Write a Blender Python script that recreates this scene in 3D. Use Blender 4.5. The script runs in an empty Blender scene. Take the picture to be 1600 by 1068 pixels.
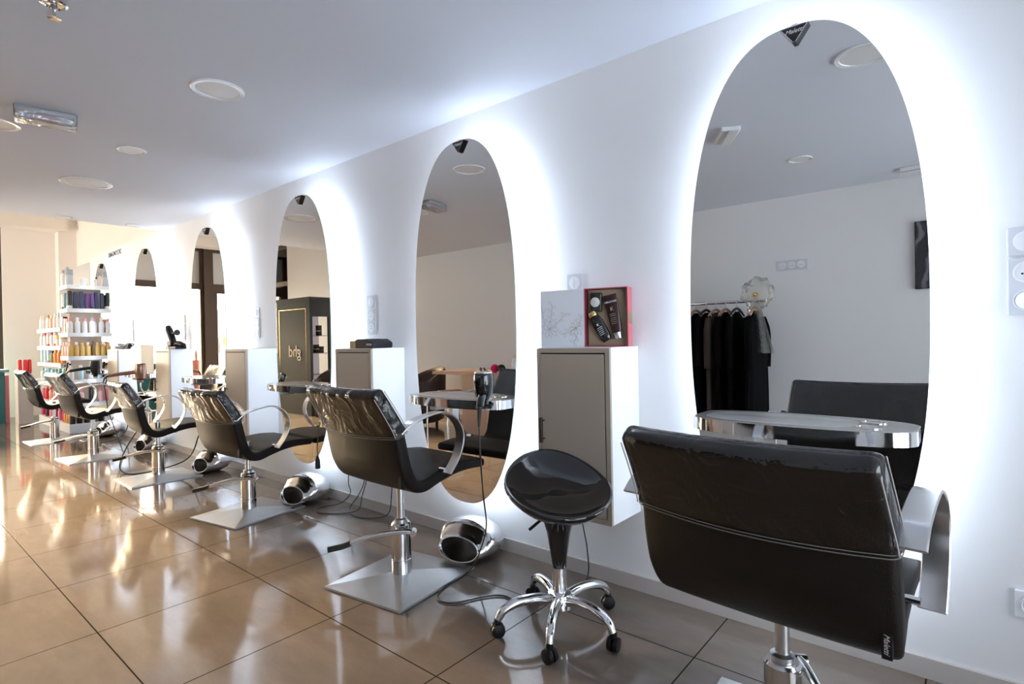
import bpy, bmesh, math, random
from mathutils import Vector, Matrix
random.seed(7)
sc = bpy.context.scene
COL = sc.collection
PI = math.pi

# ------------------------------------------------------------------ camera
def cam_matrix(loc, yaw, pitch, roll):
    f = Vector((-math.sin(yaw) * math.cos(pitch), math.cos(yaw) * math.cos(pitch), math.sin(pitch)))
    r = f.cross(Vector((0, 0, 1))).normalized()
    u = r.cross(f)
    c, s = math.cos(roll), math.sin(roll)
    X = r * c + u * s
    Y = u * c - r * s
    return Matrix(((X.x, Y.x, -f.x, loc[0]), (X.y, Y.y, -f.y, loc[1]), (X.z, Y.z, -f.z, loc[2]), (0, 0, 0, 1)))
cd = bpy.data.cameras.new('camera')
cd.sensor_width = 36.0
cd.lens = 36.0 * 866.37 / 1600
cd.clip_start = 0.02
cd.clip_end = 200
cam = bpy.data.objects.new('camera', cd)
COL.objects.link(cam)
cam.matrix_world = cam_matrix((0, -2.2384, 1.13), math.radians(39.818), math.radians(-0.384), math.radians(-1.062))
sc.camera = cam

# ------------------------------------------------------------------ light and exposure
w = bpy.data.worlds.new('sky')
sc.world = w
w.use_nodes = True
wn = w.node_tree.nodes
bg = wn['Background']
# low sun side of the sky (-X) warm, the other side (+X) cool
wl = w.node_tree.links
wtc = wn.new('ShaderNodeTexCoord')
wsx = wn.new('ShaderNodeSeparateXYZ')
wmr = wn.new('ShaderNodeMapRange')
wmr.inputs['From Min'].default_value = -0.2
wmr.inputs['From Max'].default_value = 0.9
wmx = wn.new('ShaderNodeMix')
wmx.data_type = 'RGBA'
wmx.inputs[6].default_value = (1.0, 0.86, 0.70, 1)
wmx.inputs[7].default_value = (0.44, 0.48, 0.56, 1)
wl.new(wtc.outputs['Generated'], wsx.inputs[0])
wl.new(wsx.outputs['X'], wmr.inputs['Value'])
wl.new(wmr.outputs[0], wmx.inputs[0])
wl.new(wmx.outputs[2], bg.inputs['Color'])
bg.inputs['Strength'].default_value = 8.0
sd = bpy.data.lights.new('evening_sun', 'SUN')
sd.energy = 28.0
sd.color = (1.0, 0.74, 0.44)
sd.angle = math.radians(8.0)
so = bpy.data.objects.new('evening_sun', sd)
COL.objects.link(so)
so.rotation_euler = Vector((1.0, 0.02, -0.24)).to_track_quat('-Z', 'Y').to_euler()
LED = 10.5
LED_COLOR = (0.73, 0.84, 1.0)
sc.view_settings.view_transform = 'Standard'
sc.view_settings.look = 'None'
sc.view_settings.gamma = 1.0
sc.view_settings.use_curve_mapping = False
sc.view_settings.exposure = 1.0
cy = sc.cycles
cy.use_denoising = True
cy.max_bounces = 12
cy.diffuse_bounces = 5
cy.glossy_bounces = 6
cy.transmission_bounces = 6
cy.transparent_max_bounces = 12
cy.sample_clamp_indirect = 6.0
cy.caustics_reflective = False
cy.caustics_refractive = False

# ------------------------------------------------------------------ materials
def pm(name, color, rough=0.5, metal=0.0, spec=0.5, bump=0.0, bscale=100.0, var=0.0, vscale=6.0, coat=0.0, alpha=None, aniso=0.0):
    m = bpy.data.materials.new(name)
    m.use_nodes = True
    nt = m.node_tree
    b = nt.nodes['Principled BSDF']
    b.inputs['Base Color'].default_value = (*color, 1)
    b.inputs['Roughness'].default_value = rough
    b.inputs['Metallic'].default_value = metal
    b.inputs['Specular IOR Level'].default_value = spec
    b.inputs['Coat Weight'].default_value = coat
    b.inputs['Coat Roughness'].default_value = 0.05
    tc = nt.nodes.new('ShaderNodeTexCoord')
    if var > 0:
        n = nt.nodes.new('ShaderNodeTexNoise')
        n.inputs['Scale'].default_value = vscale
        n.inputs['Detail'].default_value = 5
        nt.links.new(tc.outputs['Object'], n.inputs['Vector'])
        mx = nt.nodes.new('ShaderNodeMix')
        mx.data_type = 'RGBA'
        mx.inputs[6].default_value = (*[c * (1 - var) for c in color], 1)
        mx.inputs[7].default_value = (*[min(1, c * (1 + var)) for c in color], 1)
        nt.links.new(n.outputs['Fac'], mx.inputs[0])
        nt.links.new(mx.outputs[2], b.inputs['Base Color'])
    if bump > 0:
        n2 = nt.nodes.new('ShaderNodeTexNoise')
        n2.inputs['Scale'].default_value = bscale
        n2.inputs['Detail'].default_value = 3
        nt.links.new(tc.outputs['Object'], n2.inputs['Vector'])
        bp = nt.nodes.new('ShaderNodeBump')
        bp.inputs['Strength'].default_value = bump
        bp.inputs['Distance'].default_value = 0.004
        nt.links.new(n2.outputs['Fac'], bp.inputs['Height'])
        nt.links.new(bp.outputs['Normal'], b.inputs['Normal'])
    return m

def emit(name, color, strength):
    m = bpy.data.materials.new(name)
    m.use_nodes = True
    nt = m.node_tree
    nt.nodes.remove(nt.nodes['Principled BSDF'])
    e = nt.nodes.new('ShaderNodeEmission')
    e.inputs['Color'].default_value = (*color, 1)
    e.inputs['Strength'].default_value = strength
    nt.links.new(e.outputs[0], nt.nodes['Material Output'].inputs['Surface'])
    return m

def clear(name, tint=(1, 1, 1), rough=0.0, ior=1.45, bump=0.0, bscale=20.0, gmin=0.0, gmax=1.0, film=None):
    """thin clear sheet: straight-through light plus a fresnel reflection, film = milky diffuse share"""
    m = bpy.data.materials.new(name)
    m.use_nodes = True
    nt = m.node_tree
    nt.nodes.remove(nt.nodes['Principled BSDF'])
    out = nt.nodes['Material Output']
    t = nt.nodes.new('ShaderNodeBsdfTransparent')
    t.inputs['Color'].default_value = (*tint, 1)
    g = nt.nodes.new('ShaderNodeBsdfGlossy')
    g.inputs['Roughness'].default_value = rough
    fr = nt.nodes.new('ShaderNodeFresnel')
    fr.inputs['IOR'].default_value = ior
    mr = nt.nodes.new('ShaderNodeMapRange')
    mr.inputs['To Min'].default_value = gmin
    mr.inputs['To Max'].default_value = gmax
    nt.links.new(fr.outputs[0], mr.inputs['Value'])
    mix = nt.nodes.new('ShaderNodeMixShader')
    nt.links.new(mr.outputs[0], mix.inputs['Fac'])
    nt.links.new(t.outputs[0], mix.inputs[1])
    nt.links.new(g.outputs[0], mix.inputs[2])
    last = mix
    if bump > 0:
        tc = nt.nodes.new('ShaderNodeTexCoord')
        n = nt.nodes.new('ShaderNodeTexNoise')
        n.inputs['Scale'].default_value = bscale
        n.inputs['Detail'].default_value = 2.5
        n.inputs['Distortion'].default_value = 1.2
        nt.links.new(tc.outputs['Object'], n.inputs['Vector'])
        bp = nt.nodes.new('ShaderNodeBump')
        bp.inputs['Strength'].default_value = bump
        bp.inputs['Distance'].default_value = 0.02
        nt.links.new(n.outputs['Fac'], bp.inputs['Height'])
        nt.links.new(bp.outputs['Normal'], g.inputs['Normal'])
        nt.links.new(bp.outputs['Normal'], fr.inputs['Normal'])
    if film:
        d = nt.nodes.new('ShaderNodeBsdfDiffuse')
        d.inputs['Color'].default_value = (*film[0], 1)
        m2 = nt.nodes.new('ShaderNodeMixShader')
        m2.inputs['Fac'].default_value = film[1]
        nt.links.new(mix.outputs[0], m2.inputs[1])
        nt.links.new(d.outputs[0], m2.inputs[2])
        last = m2
    nt.links.new(last.outputs[0], out.inputs['Surface'])
    return m

def floor_mat():
    m = bpy.data.materials.new('floor_tile')
    m.use_nodes = True
    nt = m.node_tree
    b = nt.nodes['Principled BSDF']
    geo = nt.nodes.new('ShaderNodeNewGeometry')
    mp = nt.nodes.new('ShaderNodeMapping')
    mp.vector_type = 'POINT'
    a = 0.63445
    mp.inputs['Scale'].default_value = (1 / a, 1 / a, 1)
    mp.inputs['Location'].default_value = (3.9375 / a + 100, 1.6246 / a + 100, 0)
    nt.links.new(geo.outputs['Position'], mp.inputs['Vector'])
    br = nt.nodes.new('ShaderNodeTexBrick')
    br.offset = 0.0
    br.squash = 1.0
    br.inputs['Scale'].default_value = 1.0
    br.inputs['Brick Width'].default_value = 1.0
    br.inputs['Row Height'].default_value = 1.0
    br.inputs['Mortar Size'].default_value = 0.0048
    br.inputs['Mortar Smooth'].default_value = 0.3
    br.inputs['Bias'].default_value = 0.0
    br.inputs['Color1'].default_value = (0.165, 0.130, 0.105, 1)
    br.inputs['Color2'].default_value = (0.180, 0.142, 0.116, 1)
    br.inputs['Mortar'].default_value = (0.022, 0.017, 0.013, 1)
    nt.links.new(mp.outputs[0], br.inputs['Vector'])
    n = nt.nodes.new('ShaderNodeTexNoise')
    n.inputs['Scale'].default_value = 2.2
    n.inputs['Detail'].default_value = 8
    n.inputs['Roughness'].default_value = 0.65
    mp2 = nt.nodes.new('ShaderNodeMapping')
    mp2.inputs['Scale'].default_value = (1.0, 2.6, 1)
    nt.links.new(geo.outputs['Position'], mp2.inputs['Vector'])
    nt.links.new(mp2.outputs[0], n.inputs['Vector'])
    mr = nt.nodes.new('ShaderNodeMapRange')
    mr.inputs['From Min'].default_value = 0.3
    mr.inputs['From Max'].default_value = 0.7
    mr.inputs['To Min'].default_value = 0.82
    mr.inputs['To Max'].default_value = 1.15
    nt.links.new(n.outputs['Fac'], mr.inputs['Value'])
    mx = nt.nodes.new('ShaderNodeMix')
    mx.data_type = 'RGBA'
    mx.blend_type = 'MULTIPLY'
    mx.inputs[0].default_value = 1.0
    nt.links.new(br.outputs['Color'], mx.inputs[6])
    nt.links.new(mr.outputs[0], mx.inputs[7])
    nt.links.new(mx.outputs[2], b.inputs['Base Color'])
    rr = nt.nodes.new('ShaderNodeMapRange')
    rr.inputs['To Min'].default_value = 0.06
    rr.inputs['To Max'].default_value = 0.10
    nt.links.new(n.outputs['Fac'], rr.inputs['Value'])
    ra = nt.nodes.new('ShaderNodeMath')
    ra.operation = 'MULTIPLY_ADD'
    ra.inputs[1].default_value = 0.25
    nt.links.new(br.outputs['Fac'], ra.inputs[0])
    nt.links.new(rr.outputs[0], ra.inputs[2])
    nt.links.new(ra.outputs[0], b.inputs['Roughness'])
    sg = nt.nodes.new('ShaderNodeMapRange')
    sg.inputs['To Min'].default_value = 0.70
    sg.inputs['To Max'].default_value = 0.0
    nt.links.new(br.outputs['Fac'], sg.inputs['Value'])
    nt.links.new(sg.outputs[0], b.inputs['Specular IOR Level'])
    return m

M = {}
M['floor'] = floor_mat()
M['wall'] = pm('white_paint', (0.80, 0.80, 0.80), 0.55, bump=0.03, bscale=180)
M['ceiling'] = pm('ceiling_paint', (0.73, 0.77, 0.85), 0.8)
M['warm_wall'] = pm('warm_paint', (0.84, 0.79, 0.74), 0.6)
M['base'] = pm('baseboard_tile', (0.50, 0.46, 0.43), 0.3, var=0.06)
M['white'] = pm('white_lacquer', (0.82, 0.83, 0.84), 0.3)
M['white_plastic'] = pm('white_plastic', (0.80, 0.81, 0.83), 0.25)
M['taupe'] = pm('taupe_laminate', (0.40, 0.345, 0.285), 0.35, var=0.03, vscale=3)
M['gap'] = pm('shadow_gap', (0.02, 0.017, 0.015), 0.8)
M['leather'] = pm('brown_leather', (0.0095, 0.007, 0.0055), 0.48, bump=0.25, bscale=260, spec=0.17)
M['leather_side'] = pm('brown_leather_edge', (0.012, 0.009, 0.0075), 0.4, bump=0.2, bscale=260)
M['chrome'] = pm('chrome', (0.82, 0.82, 0.83), 0.06, 1.0)
M['steel'] = pm('brushed_steel', (0.60, 0.60, 0.60), 0.30, 1.0, bump=0.05, bscale=600, var=0.06, vscale=20)
M['satin'] = pm('satin_aluminium', (0.74, 0.74, 0.74), 0.22, 1.0)
M['mirror'] = pm('mirror_silver', (0.86, 0.855, 0.83), 0.0, 1.0)
M['mirror_edge'] = pm('glass_edge', (0.35, 0.48, 0.40), 0.1, 0.0)
M['vinyl'] = clear('clear_vinyl', (0.97, 0.97, 0.97), 0.12, 1.5, bump=0.9, bscale=9, gmin=0.035, gmax=1.0)
M['vinyl_hem'] = pm('vinyl_hem', (0.20, 0.185, 0.17), 0.25)
M['glass'] = clear('window_glass', (0.97, 0.98, 0.97), 0.0, 1.5)
M['black'] = pm('black_plastic', (0.007, 0.007, 0.008), 0.40, spec=0.22)
M['gloss_black'] = pm('gloss_black', (0.006, 0.006, 0.007), 0.08, coat=0.6)
M['rubber'] = pm('black_rubber', (0.015, 0.015, 0.015), 0.55)
M['cable'] = pm('black_cable', (0.010, 0.010, 0.010), 0.4)
M['bronze'] = pm('bronze_metallic', (0.33, 0.20, 0.16), 0.28, 0.7)
M['gold'] = pm('gold', (0.78, 0.56, 0.25), 0.22, 1.0)
M['pale_gold'] = pm('pale_gold_print', (0.62, 0.52, 0.36), 0.4, 0.6)
M['pink'] = pm('coral_card', (0.58, 0.13, 0.16), 0.5)
M['maroon'] = pm('maroon_card', (0.10, 0.012, 0.02), 0.5)
M['kraft'] = pm('tan_insert', (0.36, 0.26, 0.17), 0.6)
M['lid'] = pm('pearl_card', (0.68, 0.70, 0.74), 0.35)
M['lid_line'] = pm('silver_line_print', (0.40, 0.38, 0.35), 0.4)
M['tube'] = pm('dark_cherry', (0.030, 0.008, 0.008), 0.25)
M['text_white'] = pm('white_print', (0.80, 0.80, 0.80), 0.5)
M['text_dark'] = pm('dark_print', (0.03, 0.028, 0.035), 0.5)
M['led'] = emit('led_strip', LED_COLOR, LED)
M['diffuser'] = pm('light_diffuser', (0.80, 0.80, 0.80), 0.4)
M['frame_brown'] = pm('brown_window_frame', (0.055, 0.034, 0.022), 0.4)
M['grey_panel'] = pm('grey_panel', (0.50, 0.49, 0.48), 0.6)
M['beige_panel'] = pm('beige_panel', (0.62, 0.50, 0.38), 0.5)
M['cabinet_black'] = pm('matt_black_panel', (0.012, 0.012, 0.012), 0.6, spec=0.25)
M['cabinet_inside'] = pm('lilac_grey_panel', (0.34, 0.31, 0.36), 0.5)
M['suede'] = pm('brown_suede', (0.040, 0.024, 0.018), 0.75, var=0.25, vscale=9, bump=0.2, bscale=60)
M['nude'] = pm('nude_laminate', (0.55, 0.36, 0.26), 0.5)
M['paper'] = pm('paper', (0.72, 0.72, 0.70), 0.7)
M['teal'] = pm('teal_panel', (0.004, 0.13, 0.15), 0.35)
M['rose'] = pm('rose_panel', (0.45, 0.12, 0.16), 0.4)
M['peach'] = pm('peach_plastic', (0.85, 0.36, 0.28), 0.4)
M['wood'] = pm('hanger_wood', (0.42, 0.20, 0.09), 0.4, var=0.15, vscale=14)
M['gown'] = pm('black_gown', (0.004, 0.0045, 0.005), 0.9, spec=0.05, bump=0.2, bscale=50)
M['gown_brown'] = pm('brown_gown', (0.022, 0.012, 0.010), 0.75, bump=0.2, bscale=50)
M['street'] = pm('street_asphalt', (0.25, 0.25, 0.25), 0.8, var=0.1)
M['render_cream'] = pm('cream_render', (0.75, 0.68, 0.58), 0.8)
M['orange'] = pm('orange_fabric', (0.85, 0.32, 0.07), 0.7)
M['photo'] = None

# dark photograph print with soft grey swirls
def photo_mat():
    m = pm('photo_print', (0.02, 0.018, 0.022), 0.25)
    nt = m.node_tree
    b = nt.nodes['Principled BSDF']
    tc = nt.nodes.new('ShaderNodeTexCoord')
    wv = nt.nodes.new('ShaderNodeTexWave')
    wv.inputs['Scale'].default_value = 3.0
    wv.inputs['Distortion'].default_value = 9.0
    wv.inputs['Detail'].default_value = 3.0
    nt.links.new(tc.outputs['Object'], wv.inputs['Vector'])
    cr = nt.nodes.new('ShaderNodeValToRGB')
    cr.color_ramp.elements[0].position = 0.55
    cr.color_ramp.elements[0].color = (0.012, 0.010, 0.014, 1)
    cr.color_ramp.elements[1].color = (0.16, 0.15, 0.17, 1)
    nt.links.new(wv.outputs['Fac'], cr.inputs[0])
    nt.links.new(cr.outputs[0], b.inputs['Base Color'])
    return m
M['photo'] = photo_mat()
M['tulle'] = clear('white_tulle', (0.95, 0.95, 0.93), 0.4, 1.2, film=((0.75, 0.75, 0.70), 0.22))
M['tulle_tail'] = clear('white_tulle_tail', (0.95, 0.95, 0.93), 0.4, 1.2, film=((0.75, 0.75, 0.72), 0.13))
M['wrap'] = clear('crinkled_film', (0.95, 0.95, 0.96), 0.15, 1.6, bump=0.8, bscale=18, gmin=0.10, gmax=1.0, film=((0.7, 0.72, 0.75), 0.12))

# ------------------------------------------------------------------ mesh helpers
def obj(name, bm, mat, parent=None, smooth=False, loc=None, ang=None):
    me = bpy.data.meshes.new(name)
    bmesh.ops.recalc_face_normals(bm, faces=bm.faces)
    bm.to_mesh(me)
    bm.free()
    mats = mat if isinstance(mat, (list, tuple)) else [mat]
    for k in mats:
        me.materials.append(k)
    if smooth:
        for p in me.polygons:
            p.use_smooth = True
        if ang:
            me.set_sharp_from_angle(angle=math.radians(ang))
    o = bpy.data.objects.new(name, me)
    COL.objects.link(o)
    if parent:
        o.parent = parent
    if loc:
        o.location = loc
    return o

def tag(o, label, cat, group=None):
    o['label'] = label
    o['category'] = cat
    if group:
        o['group'] = group
    return o

def thing(name, label, cat, loc=(0, 0, 0), rz=0.0, group=None):
    o = bpy.data.objects.new(name, None)
    o.empty_display_size = 0.05
    COL.objects.link(o)
    o.location = loc
    o.rotation_euler = (0, 0, rz)
    return tag(o, label, cat, group)

def struct(name, bm, mat, smooth=False, parent=None):
    o = obj(name, bm, mat, parent, smooth)
    if parent is None:
        o['kind'] = 'structure'
    return o

def dup(root, loc, rz=None, label=None, name=None):
    r = root.copy()
    COL.objects.link(r)
    r.location = loc
    if rz is not None:
        r.rotation_euler = (0, 0, rz)
    if label:
        r['label'] = label
    for ch in list(root.children):
        c = ch.copy()
        COL.objects.link(c)
        c.parent = r
        for g in list(ch.children):
            d = g.copy()
            COL.objects.link(d)
            d.parent = c
    return r

def box(bm, x0, x1, y0, y1, z0, z1, bev=0.0, mi=0, seg=2):
    vs = [bm.verts.new((x, y, z)) for x in (x0, x1) for y in (y0, y1) for z in (z0, z1)]
    idx = [(0, 1, 3, 2), (4, 6, 7, 5), (0, 4, 5, 1), (2, 3, 7, 6), (0, 2, 6, 4), (1, 5, 7, 3)]
    fs = [bm.faces.new([vs[i] for i in f]) for f in idx]
    for f in fs:
        f.material_index = mi
    if bev > 0:
        es = list({e for f in fs for e in f.edges})
        bmesh.ops.bevel(bm, geom=es, offset=bev, segments=seg, profile=0.5, affect='EDGES')
    return bm

def bxo(name, dims, mat, parent=None, bev=0.0):
    bm = bmesh.new()
    box(bm, *dims, bev=bev)
    return obj(name, bm, mat, parent)

def frame_of(d):
    d = d.normalized()
    a = Vector((0, 0, 1)) if abs(d.z) < 0.9 else Vector((1, 0, 0))
    u = d.cross(a).normalized()
    return u, d.cross(u).normalized()

def lathe(bm, prof, seg=32, axis='Z', origin=(0, 0, 0), cap0=True, cap1=True, mi=0, rot=None):
    """prof = list of (radius, height)"""
    o = Vector(origin)
    rings = []
    for r, h in prof:
        ring = []
        for k in range(seg):
            a = 2 * PI * k / seg
            p = Vector((r * math.cos(a), r * math.sin(a), h))
            if axis == 'Y':
                p = Vector((p.x, -p.z, p.y))
            elif axis == 'X':
                p = Vector((p.z, p.x, p.y))
            if rot:
                p = rot @ p
            ring.append(bm.verts.new(p + o))
        rings.append(ring)
    bridge(bm, rings, cap0, cap1, mi)
    return bm

def bridge(bm, rings, cap0=True, cap1=True, mi=0, closed=False):
    n = len(rings[0])
    pairs = list(zip(rings[:-1], rings[1:]))
    if closed:
        pairs.append((rings[-1], rings[0]))
    for A, B in pairs:
        for k in range(n):
            f = bm.faces.new((A[k], A[(k + 1) % n], B[(k + 1) % n], B[k]))
            f.material_index = mi
    if not closed:
        if cap0:
            bm.faces.new(rings[0][::-1]).material_index = mi
        if cap1:
            bm.faces.new(rings[-1]).material_index = mi

def spline(pts, n=8, closed=False):
    P = [Vector(p) for p in pts]
    out = []
    N = len(P)
    rng = range(N if closed else N - 1)
    for i in rng:
        if closed:
            a, b, c, d = P[(i - 1) % N], P[i], P[(i + 1) % N], P[(i + 2) % N]
        else:
            b, c = P[i], P[i + 1]
            a = P[i - 1] if i > 0 else b * 2 - c
            d = P[i + 2] if i + 2 < N else c * 2 - b
        for k in range(n):
            t = k / n
            out.append(0.5 * ((2 * b) + (c - a) * t + (2 * a - 5 * b + 4 * c - d) * t * t + (3 * b - a - 3 * c + d) * t ** 3))
    if not closed:
        out.append(P[-1])
    return out

def tube(bm, pts, r, seg=10, n=6, smooth=True, caps=True, mi=0):
    """round tube along a path; r may be a list matched to pts"""
    rad = r if isinstance(r, (list, tuple)) else None
    P = spline(pts, n) if (smooth and len(pts) > 2) else [Vector(p) for p in pts]
    rings = []
    u = None
    for i, p in enumerate(P):
        d = (P[min(i + 1, len(P) - 1)] - P[max(i - 1, 0)])
        if d.length < 1e-9:
            d = Vector((0, 0, 1))
        d.normalize()
        if u is None:
            u, v = frame_of(d)
        else:
            u = (u - d * u.dot(d))
            if u.length < 1e-6:
                u, v = frame_of(d)
            u.normalize()
            v = d.cross(u)
        if rad:
            f = i / max(1, len(P) - 1) * (len(rad) - 1)
            k = min(int(f), len(rad) - 2)
            rr = rad[k] + (rad[k + 1] - rad[k]) * (f - k)
        else:
            rr = r
        rings.append([bm.verts.new(p + (u * math.cos(2 * PI * k / seg) + v * math.sin(2 * PI * k / seg)) * rr) for k in range(seg)])
    bridge(bm, rings, caps, caps, mi)
    return bm

def rod(name, pts, r, mat, parent=None, seg=12, n=6, smooth=True):
    bm = bmesh.new()
    tube(bm, pts, r, seg, n, smooth)
    return obj(name, bm, mat, parent, True, ang=50)

def superell(hw, hh, n, k):
    out = []
    for i in range(k):
        t = 2 * PI * i / k
        c, s = math.cos(t), math.sin(t)
        out.append((hw * math.copysign(abs(c) ** (2 / n), c), hh * math.copysign(abs(s) ** (2 / n), s)))
    return out

def slab(bm, outline, y0, y1, mi=0, mi_edge=None, plane='XZ'):
    """extrude a closed outline; plane XZ (thickness along y) or XY (thickness along z)"""
    def v(p, t):
        return (p[0], t, p[1]) if plane == 'XZ' else (p[0], p[1], t)
    A = [bm.verts.new(v(p, y0)) for p in outline]
    B = [bm.verts.new(v(p, y1)) for p in outline]
    bm.faces.new(A[::-1]).material_index = mi
    bm.faces.new(B).material_index = mi
    n = len(A)
    for k in range(n):
        f = bm.faces.new((A[k], A[(k + 1) % n], B[(k + 1) % n], B[k]))
        f.material_index = mi if mi_edge is None else mi_edge
    return bm

def text(name, s, size, mat, parent, loc, rot, shear=0.0, ext=0.0006, align='CENTER', squeeze=1.0, spacing=1.0):
    cu = bpy.data.curves.new(name, 'FONT')
    cu.body = s
    cu.size = size
    cu.shear = shear
    cu.extrude = ext
    cu.align_x = align
    cu.align_y = 'CENTER'
    cu.space_character = spacing
    t = bpy.data.objects.new(name + '_curve', cu)
    COL.objects.link(t)
    bpy.context.view_layer.update()
    me = bpy.data.meshes.new_from_object(t.evaluated_get(bpy.context.evaluated_depsgraph_get()))
    bpy.data.objects.remove(t)
    bpy.data.curves.remove(cu)
    me.materials.clear()
    me.materials.append(mat)
    me.name = name
    o = bpy.data.objects.new(name, me)
    COL.objects.link(o)
    o.parent = parent
    o.location = loc
    o.rotation_euler = rot
    o.scale = (squeeze, 1, 1)
    return o

# ------------------------------------------------------------------ the room
XN, XD, XF = 2.4, -6.84, -12.0          # near wall, end of the low ceiling, shop front
YO, HC, HH = -3.63, 2.379, 3.35         # opposite wall, low and high ceilings
bm = bmesh.new(); box(bm, XF - 0.2, XN + 0.2, YO - 0.2, 0.5, -0.08, 0.0); struct('floor', bm, M['floor'])
bm = bmesh.new(); box(bm, XD, XN + 0.2, YO - 0.2, 0.5, HC, HC + 0.1); struct('ceiling', bm, M['ceiling'])
bm = bmesh.new(); box(bm, XF - 0.2, XD + 0.1, YO - 0.2, 0.5, HH, HH + 0.1); struct('ceiling_high', bm, M['warm_wall'])
bm = bmesh.new(); box(bm, XD, XD + 0.1, YO - 0.2, 0.5, HC + 0.1, HH); struct('trim_1', bm, M['wall'])
bm = bmesh.new(); box(bm, -9.68, XN + 0.2, 0.0, 0.31, 0.0, HC - 0.0005); struct('wall_right', bm, M['wall'])
bm = bmesh.new(); box(bm, XF, XD, 0.31, 0.5, 0.0, HH); struct('wall_back', bm, M['warm_wall'])
bm = bmesh.new(); box(bm, -6.95, XN + 0.2, YO - 0.2, YO, 0.0, HH); box(bm, -10.30, -8.80, YO - 0.2, YO, 0.0, 3.07); box(bm, XF - 0.2, -6.95, YO - 0.2, YO, 3.07, HH); struct('wall_left', bm, M['wall'])
bm = bmesh.new(); box(bm, XN, XN + 0.2, -0.35, 0.0, 0.0, HC); struct('wall_near', bm, M['wall'])
bm = bmesh.new(); box(bm, XF - 0.2, XF, -0.62, 0.5, 0.0, HH); struct('wall_far', bm, M['warm_wall'])
bm = bmesh.new(); box(bm, XF - 0.2, XF, YO, -0.62, 3.07, HH); struct('wall_far_lintel', bm, M['warm_wall'])
bm = bmesh.new(); box(bm, XF, XF + 0.35, YO, 0.14, 3.06, 3.28); struct('trim_2', bm, M['warm_wall'])
bm = bmesh.new(); box(bm, XF, XF + 0.22, 0.06, 0.31, 0.0, HH); struct('column', bm, M['warm_wall'])
bm = bmesh.new(); box(bm, -10.62, -9.70, 0.0, 0.10, 0.0, 2.33); struct('trim_3', bm, M['grey_panel'])
bm = bmesh.new(); box(bm, -9.67, XN, -0.012, 0.0, 0.0, 0.068, bev=0.001); struct('baseboard_right', bm, M['base'])
bm = bmesh.new(); box(bm, -6.95, XN, YO, YO + 0.012, 0.0, 0.068, bev=0.001); struct('baseboard_left', bm, M['base'])

# shop front at the far end: frames and glass
def framed(name, y0, y1, z0, z1, lead=0.07, pane='glass'):
    bm = bmesh.new()
    for d in ((y0, y0 + lead, z0, z1), (y1 - lead, y1, z0, z1), (y0 + lead, y1 - lead, z0, z0 + lead), (y0 + lead, y1 - lead, z1 - lead, z1)):
        box(bm, XF - 0.13, XF - 0.05, *d)
    o = struct(name, bm, M['frame_brown'])
    bm = bmesh.new(); box(bm, XF - 0.095, XF - 0.085, y0 + lead, y1 - lead, z0 + lead, z1 - lead)
    obj('pane', bm, M[pane], o)
    return o
framed('window_1', -2.76, -0.62, 0.12, 2.30, 0.06)
framed('window_2', -2.76, -0.62, 2.30, 3.07, 0.06, 'grey_panel')
framed('window_3', YO, -2.90, 2.30, 3.07, 0.06, 'grey_panel')
d1 = framed('door_1', YO, -2.90, 0.02, 2.30, 0.13)
rod('door_handle', [(XF - 0.04, -3.02, 0.95), (XF + 0.02, -3.02, 0.95), (XF + 0.02, -3.02, 1.25), (XF - 0.04, -3.02, 1.25)], 0.012, M['steel'], d1, smooth=False)
bm = bmesh.new(); box(bm, XF - 0.16, XF + 0.0, -2.90, -2.76, 0.0, 3.07); struct('trim_4', bm, M['frame_brown'])
bm = bmesh.new(); box(bm, XF - 0.16, XF + 0.0, -2.76, -0.62, 0.0, 0.12); struct('trim_5', bm, M['warm_wall'])

for wname, wx0, wx1 in (('window_5', -11.96, -10.30), ('added_window_6', -8.80, -6.95)):  # second entry is an unseen window, added to light chair backs and cabinets
    bm = bmesh.new()
    for d in ((wx0, wx0 + 0.07, 0.0, 3.07), (wx1 - 0.07, wx1, 0.0, 3.07), (wx0 + 0.07, wx1 - 0.07, 0.0, 0.12), (wx0 + 0.07, wx1 - 0.07, 2.26, 2.34), (wx0 + 0.07, wx1 - 0.07, 3.0, 3.07)):
        box(bm, d[0], d[1], YO - 0.13, YO - 0.05, d[2], d[3])
    o = struct(wname, bm, M['frame_brown'])
    bm = bmesh.new(); box(bm, wx0 + 0.07, wx1 - 0.07, YO - 0.095, YO - 0.085, 0.12, 2.26); obj('pane', bm, M['glass'], o)
    bm = bmesh.new(); box(bm, wx0 + 0.07, wx1 - 0.07, YO - 0.095, YO - 0.085, 2.34, 3.0); obj('upper_pane', bm, M['glass'], o)
# unseen window added at the near end to fill the room with daylight
bm = bmesh.new()
for d in ((YO, YO + 0.08, 0.0, HC), (-0.43, -0.35, 0.0, HC), (YO + 0.08, -0.43, 0.0, 0.10), (YO + 0.08, -0.43, HC - 0.08, HC), (-2.03, -1.95, 0.10, HC - 0.08)):
    box(bm, XN + 0.05, XN + 0.13, *d)
o = struct('added_window_4', bm, M['frame_brown'])
bm = bmesh.new(); box(bm, XN + 0.085, XN + 0.095, YO + 0.08, -0.43, 0.10, HC - 0.08); obj('pane', bm, M['glass'], o)

# street outside
bm = bmesh.new(); box(bm, -60, XF - 0.2, -30, 30, -0.12, -0.05); o = struct('ground_street', bm, M['street'])
bt = thing('building', 'low cream building with orange awning across the street', 'building', (-24, -9, -0.05))
bxo('wall', (-3, 0, -6, 1.2, 0, 2.6), M['render_cream'], bt)
bxo('awning', (0.021, 0.9, -4, 0.9, 1.15, 1.45), M['orange'], bt, 0.02)
bxo('shop_window', (0.0, 0.02, -3.5, 0.6, 0.35, 1.1), M['pink'], bt)

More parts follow.
